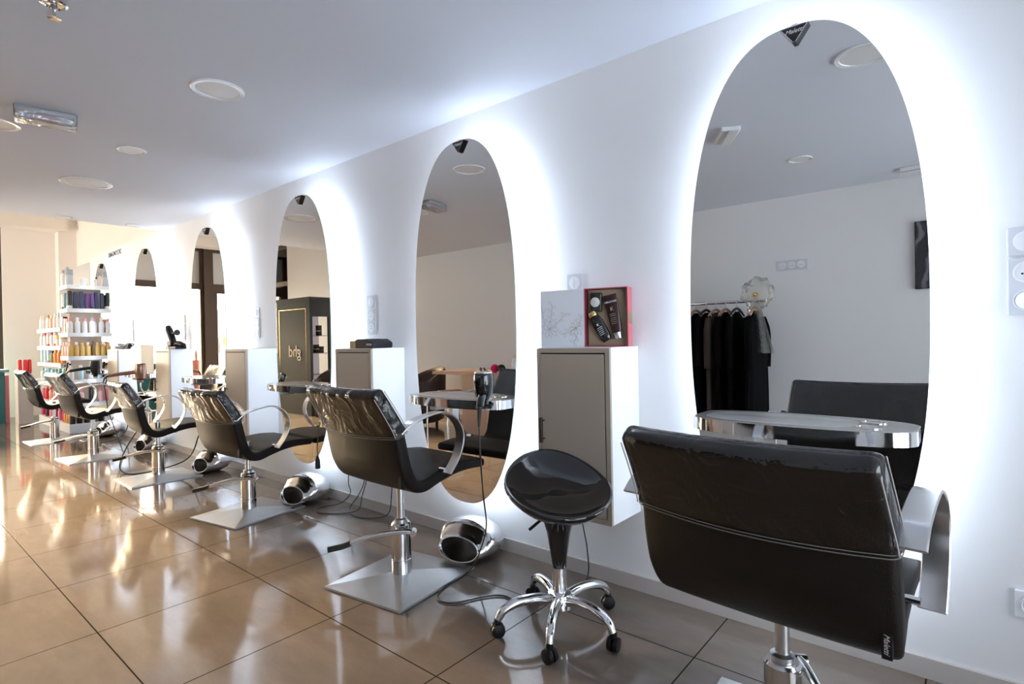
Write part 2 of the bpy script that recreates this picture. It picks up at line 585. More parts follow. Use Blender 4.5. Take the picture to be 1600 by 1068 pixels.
# ------------------------------------------------------------------ mirrors with their light rings
MX = [-0.467 - 1.602 * i for i in range(6)]
MZ, MHW, MHH, MYF = 1.222, 0.367, 0.950, -0.166
where = ['nearest the camera', 'second from the camera, behind the black hairdryer', 'third from the camera, reflecting the black display cabinet',
         'fourth from the camera, reflecting the brown door', 'fifth from the camera, right of the wall lettering', 'farthest, beside the product shelves']
def make_mirror():
    t = thing('wall_mirror', '', 'mirror', (0, 0, 0), 0, 'oval backlit wall mirrors')
    out = [(x, MZ + z) for x, z in superell(MHW, MHH, 2.45, 128)]
    bm = bmesh.new(); slab(bm, out, MYF, MYF + 0.005, 0, 1)
    obj('mirror_glass', bm, [M['mirror'], M['mirror_edge']], t)
    bm = bmesh.new(); slab(bm, [(x, MZ + z) for x, z in superell(MHW - 0.012, MHH - 0.012, 2.45, 96)], MYF + 0.0052, MYF + 0.014)
    obj('backing_board', bm, M['white'], t)
    bm = bmesh.new(); slab(bm, [(x, MZ + z) for x, z in superell(MHW - 0.13, MHH - 0.13, 2.45, 96)], MYF + 0.0145, -0.0005)
    obj('wall_housing', bm, M['white'], t, True, ang=40)
    bm = bmesh.new()
    oa, ob = superell(MHW - 0.022, MHH - 0.022, 2.45, 96), superell(MHW - 0.062, MHH - 0.062, 2.45, 96)
    A = [[bm.verts.new((x, y, MZ + z)) for x, z in o_] for o_, y in ((oa, MYF + 0.0145), (oa, MYF + 0.0185), (ob, MYF + 0.0185), (ob, MYF + 0.0145))]
    bridge(bm, A, closed=True)
    obj('light_strip', bm, M['led'], t)
    return t
mir = make_mirror()
mirrors = [mir]
for i in range(6):
    o = mir if i == 0 else dup(mir, (MX[i], 0, 0))
    if i == 0:
        o.location = (MX[0], 0, 0)
    o['label'] = 'tall oval mirror with white light halo, ' + where[i]

# triangular tags hung over each mirror's top edge
def make_tag():
    t = thing('hang_tag', '', 'tag', (0, 0, 0), 0, 'triangular tags on the mirrors')
    tri = [(-0.044, 0.0), (0.044, 0.0), (0.006, -0.054), (-0.006, -0.054)]
    bm = bmesh.new(); slab(bm, tri, -0.016, 0.0)
    obj('tag_board', bm, M['gloss_black'], t)
    bm = bmesh.new()
    tube(bm, [(-0.041, -0.0165, -0.0015), (-0.005, -0.0165, -0.0515), (0.005, -0.0165, -0.0515), (0.041, -0.0165, -0.0015)], 0.0012, 6, 1, False)
    obj('silver_edge', bm, M['satin'], t)
    text('lettering', 'Maletti', 0.020, M['text_white'], t, (0.0, -0.0165, -0.016), (PI / 2, 0, 0), 0.35, 0.0003)
    bm = bmesh.new()
    box(bm, -0.009, 0.009, -0.012, 0.012, 0.0, 0.010)
    box(bm, -0.009, 0.009, 0.010, 0.014, -0.03, 0.010)
    obj('strap', bm, M['white_plastic'], t)
    return t
tg = make_tag()
tw = ['on the nearest mirror', 'on the second mirror from the camera', 'on the third mirror from the camera', 'on the fourth mirror from the camera', 'on the fifth mirror from the camera', 'on the farthest mirror']
for i in range(6):
    o = tg if i == 0 else dup(tg, (0, 0, 0))
    o.location = (MX[i] + 0.012, MYF - 0.001, MZ + MHH - 0.012)
    o['label'] = 'black triangular tag hung over the top ' + tw[i]

# ------------------------------------------------------------------ styling shelves fixed to the mirrors
TZ = 0.834
def table_outline(a, b, yc, n=2.3, k=56):
    """front part of a superellipse cut straight at the mirror"""
    pts = []
    for i in range(k + 1):
        t = PI + PI * i / k
        c, s = math.cos(t), math.sin(t)
        pts.append((a * math.copysign(abs(c) ** (2 / n), c), yc + b * math.copysign(abs(s) ** (2 / n), s)))
    return [(pts[0][0], MYF - 0.001)] + pts + [(pts[-1][0], MYF - 0.001)]
def make_table():
    t = thing('styling_shelf', '', 'shelf', (0, 0, 0), 0, 'chrome edged shelves in front of the mirrors')
    o1 = table_outline(0.338, 0.118, -0.215)
    bm = bmesh.new(); slab(bm, o1, TZ - 0.044, TZ - 0.0015, plane='XY')
    obj('rim', bm, M['chrome'], t, True, ang=40)
    o2 = table_outline(0.333, 0.113, -0.215)
    bm = bmesh.new(); slab(bm, o2, TZ - 0.0015, TZ, plane='XY')
    obj('shelf_top', bm, M['glass_top'], t)
    bm = bmesh.new()
    o3 = [(x * 0.70 - 0.06, max(-0.168 + (y + 0.168) * 0.82, -0.30)) for x, y in table_outline(0.340, 0.110, -0.20)]
    slab(bm, o3, TZ, TZ + 0.0006, plane='XY')
    obj('inlay', bm, M['white_gloss'], t)
    for x in (0.215,):
        bm = bmesh.new(); lathe(bm, [(0.037, TZ), (0.037, TZ + 0.0025), (0.031, TZ + 0.0025), (0.030, TZ + 0.0004)], 28, origin=(x, -0.225, 0))
        obj('tool_ring', bm, M['chrome'], t, True, ang=40)
    bxo('bracket', (-0.16, -0.11, -0.26, MYF - 0.001, TZ - 0.075, TZ - 0.044), M['white'], t, 0.004)
    return t
M['glass_top'] = pm('grey_glass_top', (0.50, 0.505, 0.50), 0.06, spec=0.7)
M['white_gloss'] = pm('white_gloss_inlay', (0.84, 0.85, 0.84), 0.12, spec=0.4)
tb = make_table()
sw = ['in front of the nearest chair', 'carrying the upright black hairdryer', 'before the mirror with the black cabinet reflected', 'before the mirror with the brown door reflected', 'carrying the bronze hairdryer', 'carrying the black hairdryer by the product shelves']
for i in range(6):
    o = tb if i == 0 else dup(tb, (0, 0, 0))
    o.location = (MX[i], 0, 0)
    o['label'] = 'white topped shelf with chrome rim, ' + sw[i]

# ------------------------------------------------------------------ wall cabinets
CX = [-1.511 - 1.605 * i for i in range(5)]
def make_cabinet():
    t = thing('wall_cabinet', '', 'cabinet', (0, 0, 0), 0, 'white wall cabinets with taupe doors')
    W, D, Z0, Z1 = 0.370, 0.2535, 0.354, 1.085
    bm = bmesh.new(); box(bm, 0, W, -D + 0.014, -0.0005, Z0, Z1, bev=0.0015)
    obj('carcass', bm, M['white'], t)
    bm = bmesh.new()
    a = 0.022
    for d in ((0, W, Z1 - a, Z1 - 0.003), (0, W, Z0, Z0 + a), (0, 0.016, Z0 + a, Z1 - a), (W - 0.020, W, Z0 + a, Z1 - a)):
        box(bm, d[0], d[1], -D, -D + 0.0139, d[2], d[3])
    obj('front_frame', bm, M['taupe'], t)
    bm = bmesh.new(); box(bm, 0.016, W - 0.020, -D + 0.0125, -D + 0.0139, Z0 + a, Z1 - a)
    obj('shadow_gap', bm, M['gap'], t)
    bm = bmesh.new(); box(bm, 0.0175, W - 0.0265, -D + 0.0005, -D + 0.0122, Z0 + a + 0.002, Z1 - a - 0.006, bev=0.001)
    dr = obj('door', bm, M['taupe'], t)
    bm = bmesh.new()
    tube(bm, [(0.034, -D + 0.0005, 0.682), (0.034, -D - 0.022, 0.682)], 0.004, 8, 1, False)
    tube(bm, [(0.034, -D + 0.0005, 0.762), (0.034, -D - 0.022, 0.762)], 0.004, 8, 1, False)
    box(bm, 0.027, 0.041, -D - 0.030, -D - 0.018, 0.666, 0.778, bev=0.002)
    obj('handle', bm, M['handle_dark'], dr)
    return t
M['handle_dark'] = pm('dark_nickel', (0.16, 0.155, 0.15), 0.2, 1.0)
cb = make_cabinet()
cw = ['nearest the camera, carrying the open gift box', 'second from the camera, behind the black charger', 'third from the camera, with an empty top', 'fourth from the camera, carrying the clipper stand', 'farthest from the camera, carrying black straighteners']
for i in range(5):
    o = cb if i == 0 else dup(cb, (0, 0, 0))
    o.location = (CX[i], 0, 0)
    o['label'] = 'white wall cabinet with taupe door, ' + cw[i]

# ------------------------------------------------------------------ switches and sockets
def plate(bm, x0, x1, z0, z1, y0, y1):
    box(bm, x0, x1, y0, y1, z0, z1, bev=0.003)
def make_switch():
    t = thing('light_switch', '', 'switch', (0, 0, 0), 0, 'white switches between the mirrors')
    bm = bmesh.new(); plate(bm, 0, 0.085, 1.346, 1.431, -0.011, -0.0005); obj('plate', bm, M['plate'], t)
    bm = bmesh.new(); lathe(bm, [(0.030, 0.011), (0.030, 0.0125), (0.026, 0.0138)], 32, 'Y', (0.0425, 0, 1.3885)); obj('rocker', bm, M['white_plastic'], t, True, ang=40)
    bxo('rocker_slot', (0.0417, 0.0433, -0.0143, -0.0132, 1.365, 1.412), M['slot'], t)
    return t
def make_socket():
    t = thing('wall_socket', '', 'socket', (0, 0, 0), 0, 'white double sockets between the mirrors')
    bm = bmesh.new(); plate(bm, 0, 0.085, 1.172, 1.338, -0.011, -0.0005); obj('plate', bm, M['plate'], t)
    for z in (1.297, 1.215):
        bm = bmesh.new(); lathe(bm, [(0.0315, 0.011), (0.0315, 0.0135), (0.0285, 0.0135), (0.0265, 0.0112), (0.0, 0.0112)], 32, 'Y', (0.0425, 0, z), cap1=False)
        obj('outlet', bm, M['white_plastic'], t, True, ang=40)
        bm = bmesh.new()
        for dx, dz in ((-0.0095, -0.004), (0.0095, -0.004), (0, 0.012)):
            lathe(bm, [(0.003, 0.0112), (0.003, 0.0118)], 10, 'Y', (0.0425 + dx, 0, z + dz))
        obj('pin_hole', bm, M['black'], t)
    return t
M['plate'] = pm('switch_plate', (0.62, 0.63, 0.66), 0.25)
M['slot'] = pm('switch_slot', (0.45, 0.46, 0.48), 0.4)
SX = [0.078, -1.505, -3.110, -4.718, -6.322, -7.93]
sl = ['at the right edge beside the nearest mirror', 'behind the open gift box', 'above the black charger', 'above the empty cabinet top', 'behind the black clipper stand', 'above the farthest cabinet']
swp, skp = make_switch(), make_socket()
for i in range(6):
    o = swp if i == 0 else dup(swp, (0, 0, 0))
    o.location = (SX[i], 0, 0)
    o['label'] = 'white square wall switch ' + sl[i]
    if i == 1:
        continue
    o = skp if i == 0 else dup(skp, (0, 0, 0))
    o.location = (SX[i], 0, 0)
    o['label'] = 'white double wall socket ' + sl[i]
t = thing('wall_socket', 'white single wall socket low at the right edge of the photo', 'socket', (0.086, 0, 0))
bm = bmesh.new(); plate(bm, 0, 0.085, 0.268, 0.350, -0.011, -0.0005); obj('plate', bm, M['white_plastic'], t)
bm = bmesh.new(); lathe(bm, [(0.0315, 0.011), (0.0315, 0.0135), (0.0285, 0.0135), (0.0265, 0.0112), (0.0, 0.0112)], 32, 'Y', (0.0425, 0, 0.309), cap1=False)
obj('outlet', bm, M['white_plastic'], t, True, ang=40)
t = thing('plug', 'white round plug in the socket beside the nearest mirror', 'plug', (0.078 + 0.0425, -0.0135, 1.212))
bm = bmesh.new(); lathe(bm, [(0.024, 0.0), (0.026, 0.012), (0.018, 0.026), (0.014, 0.038), (0.0, 0.040)], 24, 'Y', cap1=False); obj('plug_body', bm, M['white_plastic'], t, True)
rod('flex', [(0, -0.036, 0), (0.004, -0.05, -0.02), (0.012, -0.035, -0.12), (0.016, -0.02, -0.25)], 0.004, M['white_plastic'], t, 8)

# ------------------------------------------------------------------ salon chairs
CL = [(-0.304, 0.905), (-0.254, 0.825), (-0.210, 0.742), (-0.190, 0.65), (-0.170, 0.57), (-0.132, 0.508), (-0.068, 0.487), (0.02, 0.506), (0.11, 0.523), (0.20, 0.529), (0.308, 0.522)]
HWL = [0.266, 0.271, 0.277, 0.280, 0.279, 0.273, 0.263, 0.256, 0.253, 0.251, 0.248]
THL = [0.024, 0.026, 0.027, 0.028, 0.029, 0.029, 0.028, 0.027, 0.025, 0.023, 0.020]
def chair_profile(n=8):
    P = spline([(0, a, b) for a, b in CL], n)
    def lerp(L, f):
        k = min(int(f), len(L) - 2)
        return L[k] + (L[k + 1] - L[k]) * (f - k)
    return [(p, lerp(HWL, i / n), lerp(THL, i / n)) for i, p in enumerate(P)]
def rrect(w, t, r, k=4, nx=0):
    pts = []
    for q, (cx, cy, a0) in enumerate(((w - r, t - r, 0), (-(w - r), t - r, PI / 2), (-(w - r), -(t - r), PI), (w - r, -(t - r), 1.5 * PI))):
        for i in range(k + 1):
            a = a0 + PI / 2 * i / k
            pts.append((cx + r * math.cos(a), cy + r * math.sin(a)))
        if q in (0, 2):
            sgn = 1 if q == 0 else -1
            for i in range(1, nx):
                pts.append((sgn * (w - r) * (1 - 2 * i / nx), sgn * t))
    return pts
def bowed(i, x, hw):
    return 0.032 * max(0.0, min(1.0, (44 - i) / 16)) * min(1.0, 0.35 + i / 20) * (1 - (x / hw) ** 2)
PROF = chair_profile()
def shell_loft(i0, i1, grow=0.0, end0=True, end1=True, extra=0.0, wob=0.0):
    bm = bmesh.new()
    rings = []
    for i in range(i0, i1 + 1):
        p, hw, th = PROF[i]
        d = PROF[min(i + 1, len(PROF) - 1)][0] - PROF[max(i - 1, 0)][0]
        d.normalize()
        nrm = Vector((0, d.z, -d.y))
        hw, th = hw + grow, th + grow
        def ring(p, hw, th):
            pts = rrect(hw, th, min(th * 0.6, 0.016), nx=10)
            bow = bowed(i, 0.0, hw)
            return [bm.verts.new(p + Vector((x, 0, 0)) + nrm * (y + bow * (1 - (x / hw) ** 2))) for x, y in pts]
        if i == i0 and end0:
            rings.append(ring(p - d * (th * 0.55 + extra), hw - th * 0.5, th * 0.35))
            rings.append(ring(p - d * (th * 0.40 + extra), hw - th * 0.15, th * 0.75))
            rings.append(ring(p - d * (th * 0.12 + extra), hw - 0.0, th * 0.96))
        rings.append(ring(p, hw, th))
        if i == i1 and end1:
            rings.append(ring(p + d * th * 0.35, hw - th * 0.10, th * 0.88))
            rings.append(ring(p + d * th * 0.75, hw - th * 0.4, th * 0.5))
    bridge(bm, rings)
    return bm
def strip_sweep(bm, path, x0, x1, th):
    """flat strip bent along a YZ path, spanning x0..x1"""
    P = spline([(0, a, b) for a, b in path], 8)
    rings = []
    for i, p in enumerate(P):
        d = (P[min(i + 1, len(P) - 1)] - P[max(i - 1, 0)]).normalized()
        nrm = Vector((0, -d.z, d.y))
        r = th * 0.3
        ring = []
        for (sx, sn) in ((x0 + r, th / 2), (x1 - r, th / 2), (x1, th / 2 - r), (x1, -th / 2 + r), (x1 - r, -th / 2), (x0 + r, -th / 2), (x0, -th / 2 + r), (x0, th / 2 - r)):
            ring.append(bm.verts.new(Vector((sx, p.y, p.z)) + nrm * sn))
        rings.append(ring)
    bridge(bm, rings)
ARM = [(-0.235, 0.742), (-0.205, 0.765), (-0.167, 0.783), (-0.077, 0.803), (-0.002, 0.806), (0.064, 0.775), (0.103, 0.722), (0.108, 0.661), (0.078, 0.590), (0.028, 0.530)]
def make_chair():
    t = thing('salon_chair', '', 'chair', (0, 0, 0), 0, 'brown leather salon chairs')
    up = []
    iv = 39
    b = obj('backrest', shell_loft(0, iv, end1=False), M['leather'], t, True, ang=60)
    bm = bmesh.new()
    p, hw, th = PROF[18]
    d = (PROF[19][0] - PROF[17][0]).normalized()
    nrm = Vector((0, d.z, -d.y))
    rr = rrect(hw + 0.0004, th + 0.0004, 0.016, nx=10)
    P = [p + Vector((x, 0, 0)) + nrm * (y + bowed(18, x, hw)) for x, y in rr]
    tube(bm, P + [P[0]], 0.0018, 6, 1, False)
    obj('seam', bm, M['leather_side'], b, True)
    s = obj('seat', shell_loft(iv, len(PROF) - 1, end0=False), M['leather'], t, True, ang=60)
    # back label sewn in the side seam
    lb = bxo('care_label', (0.244, 0.262, -0.198, -0.180, 0.500, 0.562), M['black'], b)
    text('label_script', 'Maletti', 0.0145, M['grey_panel'], lb, (0.253, -0.1985, 0.531), (PI / 2, PI / 2, 0), 0.35, 0.0002)
    # clear cover over the upper back
    c = obj('plastic_cover', shell_loft(0, 17, 0.006, end1=False, extra=0.004), M['vinyl'], t, True, ang=60)
    bm = bmesh.new()
    p, hw, th = PROF[17]
    d = (PROF[18][0] - PROF[16][0]).normalized()
    nrm = Vector((0, d.z, -d.y))
    for dd in (-0.004, 0.004):
        rr = rrect(hw + 0.0075, th + 0.0075, 0.018, nx=10)
        P = [p + Vector((x, 0, 0)) + nrm * (y + bowed(17, x, hw)) + d * dd for x, y in rr]
        tube(bm, P + [P[0]], 0.0011, 5, 1, False)
    obj('hem', bm, M['vinyl_hem'], c, True)
    # welded vinyl edges down both sides
    for sx in (-1, 1):
        bm = bmesh.new()
        for side in (-1, 1):
            P = []
            for i in range(0, 18):
                p, hw, th = PROF[i]
                d = (PROF[min(i + 1, 87)][0] - PROF[max(i - 1, 0)][0]).normalized()
                nrm = Vector((0, d.z, -d.y))
                P.append(p + Vector((sx * (hw + 0.005), 0, 0)) + nrm * side * (th + 0.005))
            tube(bm, P, 0.0018, 6, 1, False)
        obj('welt', bm, M['vinyl_edge'], c, True)
    for sx in (-1, 1):
        bm = bmesh.new()
        xa, xb = sx * 0.272, sx * 0.326
        strip_sweep(bm, ARM, min(xa, xb), max(xa, xb), 0.008)
        a = obj('armrest', bm, M['satin'], t, True, ang=40)
        for y, z in ((-0.222, 0.742), (0.034, 0.540)):
            bm = bmesh.new(); lathe(bm, [(0.010, 0.0), (0.010, 0.036)], 14, 'X', (0.242 if sx > 0 else -0.278, y, z))
            obj('bolt', bm, M['chrome'], a, True, ang=40)
    # pump column and base
    bm = bmesh.new(); lathe(bm, [(0.0, 0.268), (0.040, 0.270), (0.046, 0.262), (0.046, 0.100), (0.0475, 0.098), (0.0475, 0.012)], 36, cap0=False, cap1=True)
    obj('column', bm, M['chrome_dark'], t, True, ang=35)
    bm = bmesh.new(); lathe(bm, [(0.030, 0.2705), (0.030, 0.285), (0.018, 0.29), (0.018, 0.475)], 24)
    obj('piston', bm, M['steel'], t, True, ang=35)
    bm = bmesh.new(); box(bm, -0.10, 0.10, -0.08, 0.10, 0.463, 0.476, bev=0.003); obj('seat_plate', bm, M['black'], t)
    bm = bmesh.new()
    B, BY = 0.240, 0.265
    low = [bm.verts.new((x * B, y * BY, 0.0)) for x, y in ((-1, -1), (1, -1), (1, 1), (-1, 1))]
    mid = [bm.verts.new((x * B, y * BY, 0.009)) for x, y in ((-1, -1), (1, -1), (1, 1), (-1, 1))]
    top = [bm.verts.new((x * 0.03, y * 0.03, 0.036)) for x, y in ((-1, -1), (1, -1), (1, 1), (-1, 1))]
    bridge(bm, [low, mid, top])
    bmesh.ops.bevel(bm, geom=[e for e in bm.edges if all(abs(v.co.z) < 0.02 for v in e.verts)], offset=0.004, segments=2, affect='EDGES')
    obj('base_plate', bm, M['steel'], t)
    bm = bmesh.new()
    tube(bm, [(0.062, 0.072, 0.236), (0.062, 0.02, 0.243), (0.062, -0.07, 0.238), (0.062, -0.16, 0.220), (0.062, -0.235, 0.196)], [0.012, 0.013, 0.011, 0.010, 0.009], 12)
    lathe(bm, [(0.015, -0.035), (0.015, 0.012)], 16, 'X', (0.070, 0.062, 0.236))
    lv = obj('pump_lever', bm, M['satin'], t, True, ang=50)
    rod('grip', [(0.062, -0.225, 0.200), (0.062, -0.26, 0.188), (0.062, -0.325, 0.176)], 0.0135, M['rubber'], lv, 14)
    return t
M['vinyl_edge'] = pm('vinyl_weld', (0.42, 0.40, 0.38), 0.15, spec=0.8)
M['chrome_dark'] = pm('chrome_column', (0.66, 0.65, 0.64), 0.12, 1.0)
chair = make_chair()
chairs = [(-0.378, -0.712, -0.07, -0.022, 0.05, -0.022, 0.040, 'closest to the camera, seen from behind'),
          (-2.108, -0.555, -0.030, 0.004, 0.133, 0.008, -0.012, 'beside the black stool, its cover glowing gold'),
          (-3.780, -0.505, 0.042, -0.082, 0.175, 0.050, -0.035, 'third from the camera, before the mirror showing the black cabinet'),
          (-5.435, -0.507, -0.070, -0.096, -0.012, 0.100, -0.045, 'fourth from the camera, before the mirror showing the brown door'),
          (-6.925, -0.636, 0.044, -0.054, 0.041, 0.055, -0.020, 'fifth from the camera, left of the bronze hairdryer'),
          (-8.600, -0.630, 0.000, -0.070, 0.008, 0.090, -0.025, 'farthest from the camera, before the product shelves')]
for i, (x, y, rz, dz, bz, bx_, by_, lab) in enumerate(chairs):
    o = chair if i == 0 else dup(chair, (0, 0, 0))
    o.location = (x, y, 0)
    o.rotation_euler = (0, 0, rz)
    o['label'] = 'brown leather salon chair ' + lab
    for ch in o.children:
        if ch.name.split('.')[0] in ('backrest', 'seat', 'plastic_cover', 'armrest', 'seat_plate'):
            ch.location.z = dz
        else:
            if ch.name.split('.')[0] == 'base_plate':
                ch.rotation_euler.z = bz - rz
            elif ch.name.split('.')[0] == 'pump_lever':
                ch.rotation_euler.z = (0.55 if i == 0 else -0.785) - rz
            ch.location.x, ch.location.y = bx_, by_

# ------------------------------------------------------------------ black stool
t = thing('rolling_stool', 'glossy black saddle stool on five chrome legs with casters', 'stool', (-1.255, -0.470, 0))
HZ = 0.115
bm = bmesh.new()
seg = 64
prof = [(0.001, 0.522), (0.05, 0.523), (0.10, 0.527), (0.14, 0.536), (0.17, 0.549), (0.192, 0.564), (0.203, 0.572), (0.210, 0.572), (0.211, 0.564), (0.203, 0.549), (0.18, 0.522), (0.145, 0.494), (0.108, 0.468), (0.078, 0.442), (0.058, 0.41), (0.047, 0.375), (0.038, 0.32), (0.030, 0.265), (0.0275, 0.235)]
ud = Vector((-0.80, 0.60))
rings = []
for j, (r, z) in enumerate(prof):
    ring = []
    for k in range(seg):
        a = 2 * PI * k / seg
        x, y = r * math.cos(a), r * math.sin(a)
        u = (x * ud.x + y * ud.y) / 0.21
        q = (x * -ud.y + y * ud.x) / 0.21
        wgt = max(0, min(1, (z - 0.42) / 0.10))
        dz = wgt * (0.055 * u + 0.028 * u * abs(u) - 0.018 * q * q)
        if j < 6:
            st = 1 / (1 + math.exp(-(u - 0.02) * 26))
            dz -= 0.017 * st * max(0, 1 - (r / 0.185) ** 4)
            dz += 0.012 * math.exp(-((u + 0.15) / 0.2) ** 2) * math.exp(-(q / 0.25) ** 2)
        ring.append(bm.verts.new((x, y, z + dz)))
    rings.append(ring)
bridge(bm, rings)
obj('seat', bm, M['gloss_black'], t, True)
bm = bmesh.new(); lathe(bm, [(0.027, 0.10), (0.027, 0.262)], 28); obj('column', bm, M['chrome'], t, True, ang=35)
bm = bmesh.new(); lathe(bm, [(0.044, 0.075), (0.050, 0.082), (0.050, 0.128), (0.046, 0.136), (0.028, 0.142)], 28); obj('hub', bm, M['chrome'], t, True, ang=35)
rod('height_lever', [(-0.045, 0.0, 0.432), (-0.085, -0.012, 0.398), (-0.122, -0.03, 0.362)], 0.006, M['black'], t, 8)
casters = [(-1.398, -0.651), (-1.125, -0.724), (-1.017, -0.477), (-1.198, -0.243), (-1.412, -0.374)]
for k, (cx, cy_) in enumerate(casters):
    v = Vector((cx + 1.261, cy_ + 0.452, 0))
    ln = 0.262
    a = math.atan2(v.y, v.x)
    e = Vector((math.cos(a), math.sin(a), 0))
    pts = [e * 0.035 + Vector((0, 0, 0.112)), e * 0.10 + Vector((0, 0, 0.124)), e * 0.175 + Vector((0, 0, 0.120)), e * 0.228 + Vector((0, 0, 0.098)), e * (ln - 0.012) + Vector((0, 0, 0.066))]
    bm = bmesh.new(); tube(bm, pts, [0.021, 0.020, 0.019, 0.017, 0.014], 14)
    lg = obj('leg', bm, M['chrome'], t, True, ang=60)
    rd = Matrix.Rotation(a + 0.9 * k, 3, 'Z')
    c0 = e * (ln - 0.010)
    bm = bmesh.new()
    for sgn in (-1, 1):
        lathe(bm, [(0.010, 0.003), (0.026, 0.004), (0.0275, 0.010), (0.025, 0.019), (0.012, 0.022)], 22, 'Y', (c0.x, c0.y, 0.0278), rot=rd @ Matrix.Diagonal((1, sgn, 1)).to_3x3())
    tube(bm, [c0 + Vector((0, 0, 0.03)), c0 + Vector((0, 0, 0.070))], 0.013, 12, 1, False)
    obj('caster', bm, M['black'], t, True, ang=40)

# ------------------------------------------------------------------ chrome footrests
def make_pod():
    """egg lying on its side, its open mouth towards local -Y"""
    t = thing('footrest', '', 'footrest', (0, 0, 0), 0, 'chrome egg shaped footrests')
    seg = 44
    def ring(bm, s_, g=1.0, dy=0.0):
        # s_ = -1 (closed back) .. 1 (mouth)
        if s_ < 0:
            f = math.sqrt(max(0.0, 1 - s_ * s_))
            ax, cz, zc, y = 0.178 * f, 0.102 * f, 0.100, 0.150 * -s_
        else:
            u = s_ ** 2.2
            ax, cz, zc, y = 0.178 * math.sqrt(1 - (0.70 * s_) ** 2), 0.102 - 0.044 * u, 0.100 - 0.032 * u, -0.105 * s_
        return [bm.verts.new((ax * g * math.cos(2 * PI * k / seg), y + dy - (0.02 * math.sin(2 * PI * k / seg) * -1 if s_ > 0.5 else 0), max(0.0, zc + cz * g * math.sin(2 * PI * k / seg)))) for k in range(seg)]
    bm = bmesh.new()
    rings = [ring(bm, -math.cos(PI / 2 * (j + 0.15) / 9)) for j in range(9)] + [ring(bm, j / 9) for j in range(10)]
    rings += [ring(bm, 1.0, 0.985, -0.006), ring(bm, 1.0, 0.95, -0.008), ring(bm, 1.0, 0.915, -0.003), ring(bm, 1.0, 0.90, 0.006)]
    bridge(bm, rings, True, False)
    obj('body', bm, M['pod_chrome'], t, True, ang=60)
    bm = bmesh.new()
    rings = [ring(bm, 1.0, 0.899, 0.006), ring(bm, 1.0, 0.91, 0.05), ring(bm, 1.0, 0.85, 0.11), ring(bm, 1.0, 0.5, 0.17)]
    bridge(bm, rings, False, True)
    obj('cavity', bm, M['pod_inside'], t, True)
    bm = bmesh.new()
    rr = [Vector(v.co) for v in ring(bm, 1.0, 0.965, -0.007)]
    bm.free(); bm = bmesh.new()
    tube(bm, rr + [rr[0]], 0.0035, 8, 1, False)
    obj('mouth_rim', bm, M['satin'], t, True)
    return t
M['pod_chrome'] = pm('polished_shell', (0.74, 0.74, 0.75), 0.16, 1.0)
M['pod_inside'] = pm('dark_chrome', (0.38, 0.37, 0.36), 0.25, 1.0)
pod = make_pod()
pods = [(-2.03, -0.165, 'under the second mirror, beside the long hairdryer cord'), (-3.665, -0.165, 'under the third mirror from the camera'), (-5.24, -0.165, 'behind the third chair from the camera'),
        (-6.80, -0.165, 'behind the fourth chair, partly hidden'), (-8.36, -0.165, 'under the farthest mirror')]
for i, (x, y, lab) in enumerate(pods):
    o = pod if i == 0 else dup(pod, (0, 0, 0))
    o.location = (x, y, 0)
    o.rotation_euler = (0, 0, 0.12)
    o['label'] = 'chrome egg shaped footrest ' + lab

# ------------------------------------------------------------------ ceiling fittings
def downlight(x, y, r, lab):
    t = thing('downlight', lab, 'light', (x, y, HC), 0, 'round recessed ceiling lights')
    bm = bmesh.new(); lathe(bm, [(r, -0.0005), (r, -0.006), (r * 0.96, -0.009), (r * 0.82, -0.006), (r * 0.80, -0.002)], 48, cap0=False, cap1=False); obj('trim_ring', bm, M['white_plastic'], t, True, ang=40)
    bm = bmesh.new(); lathe(bm, [(r * 0.80, -0.002), (r * 0.80, -0.0015)], 48); obj('diffuser', bm, M['diffuser'], t)
for x, y, r, lab in ((-2.845, -1.05, 0.120, 'large round ceiling light above the second chair, nearest in direct view'), (-4.13, -1.05, 0.080, 'small round ceiling light between two large ones'),
                     (-5.20, -1.045, 0.165, 'large round ceiling light above the fourth chair'), (-4.17, -1.70, 0.120, 'round ceiling light cut by the left edge of the photo'),
                     (-6.72, -0.885, 0.070, 'small round ceiling light near the end of the low ceiling'), (-6.70, -0.31, 0.070, 'small round ceiling light beside the wall at the low ceiling end'),
                     (-0.37, -1.05, 0.120, 'large round ceiling light reflected at the top of the nearest mirror'), (-0.95, -2.50, 0.080, 'small round ceiling light reflected in the nearest mirror')):
    downlight(x, y, r, lab)
def emergency(x, y, rz, lab, wrapped):
    t = thing('emergency_light', lab, 'light', (x, y, HC), rz)
    bxo('housing', (-0.125, 0.125, -0.055, 0.055, -0.028, -0.0005), M['white_plastic'], t, 0.006)
    bxo('slot', (-0.11, 0.11, 0.020, 0.040, -0.0295, -0.0282), M['grey_panel'], t)
    if wrapped:
        bxo('sign_plate', (-0.11, 0.11, -0.010, -0.004, -0.064, -0.0285), M['sign'], t)
        bm = bmesh.new(); box(bm, -0.130, 0.130, -0.060, 0.060, -0.070, -0.002, bev=0.010); obj('plastic_wrap', bm, M['wrap'], t, True)
        bxo('pictogram', (-0.05, 0.05, -0.0115, -0.0102, -0.058, -0.036), M['pale_red'], t)
    else:
        bxo('lens', (-0.13, 0.13, -0.045, 0.010, -0.034, -0.0285), M['diffuser'], t, 0.002)
M['sign'] = pm('sign_plate', (0.62, 0.65, 0.68), 0.2)
M['pale_red'] = pm('pale_red_print', (0.62, 0.36, 0.38), 0.4)
emergency(-3.775, -1.540, math.radians(80), 'emergency light box wrapped in crinkled plastic on the ceiling', True)
emergency(-1.17, -1.62, math.radians(60), 'flat white emergency light reflected in the nearest mirror', False)
emergency(-0.30, -3.33, math.radians(0), 'white ceiling fitting reflected at the right rim of the nearest mirror', False)
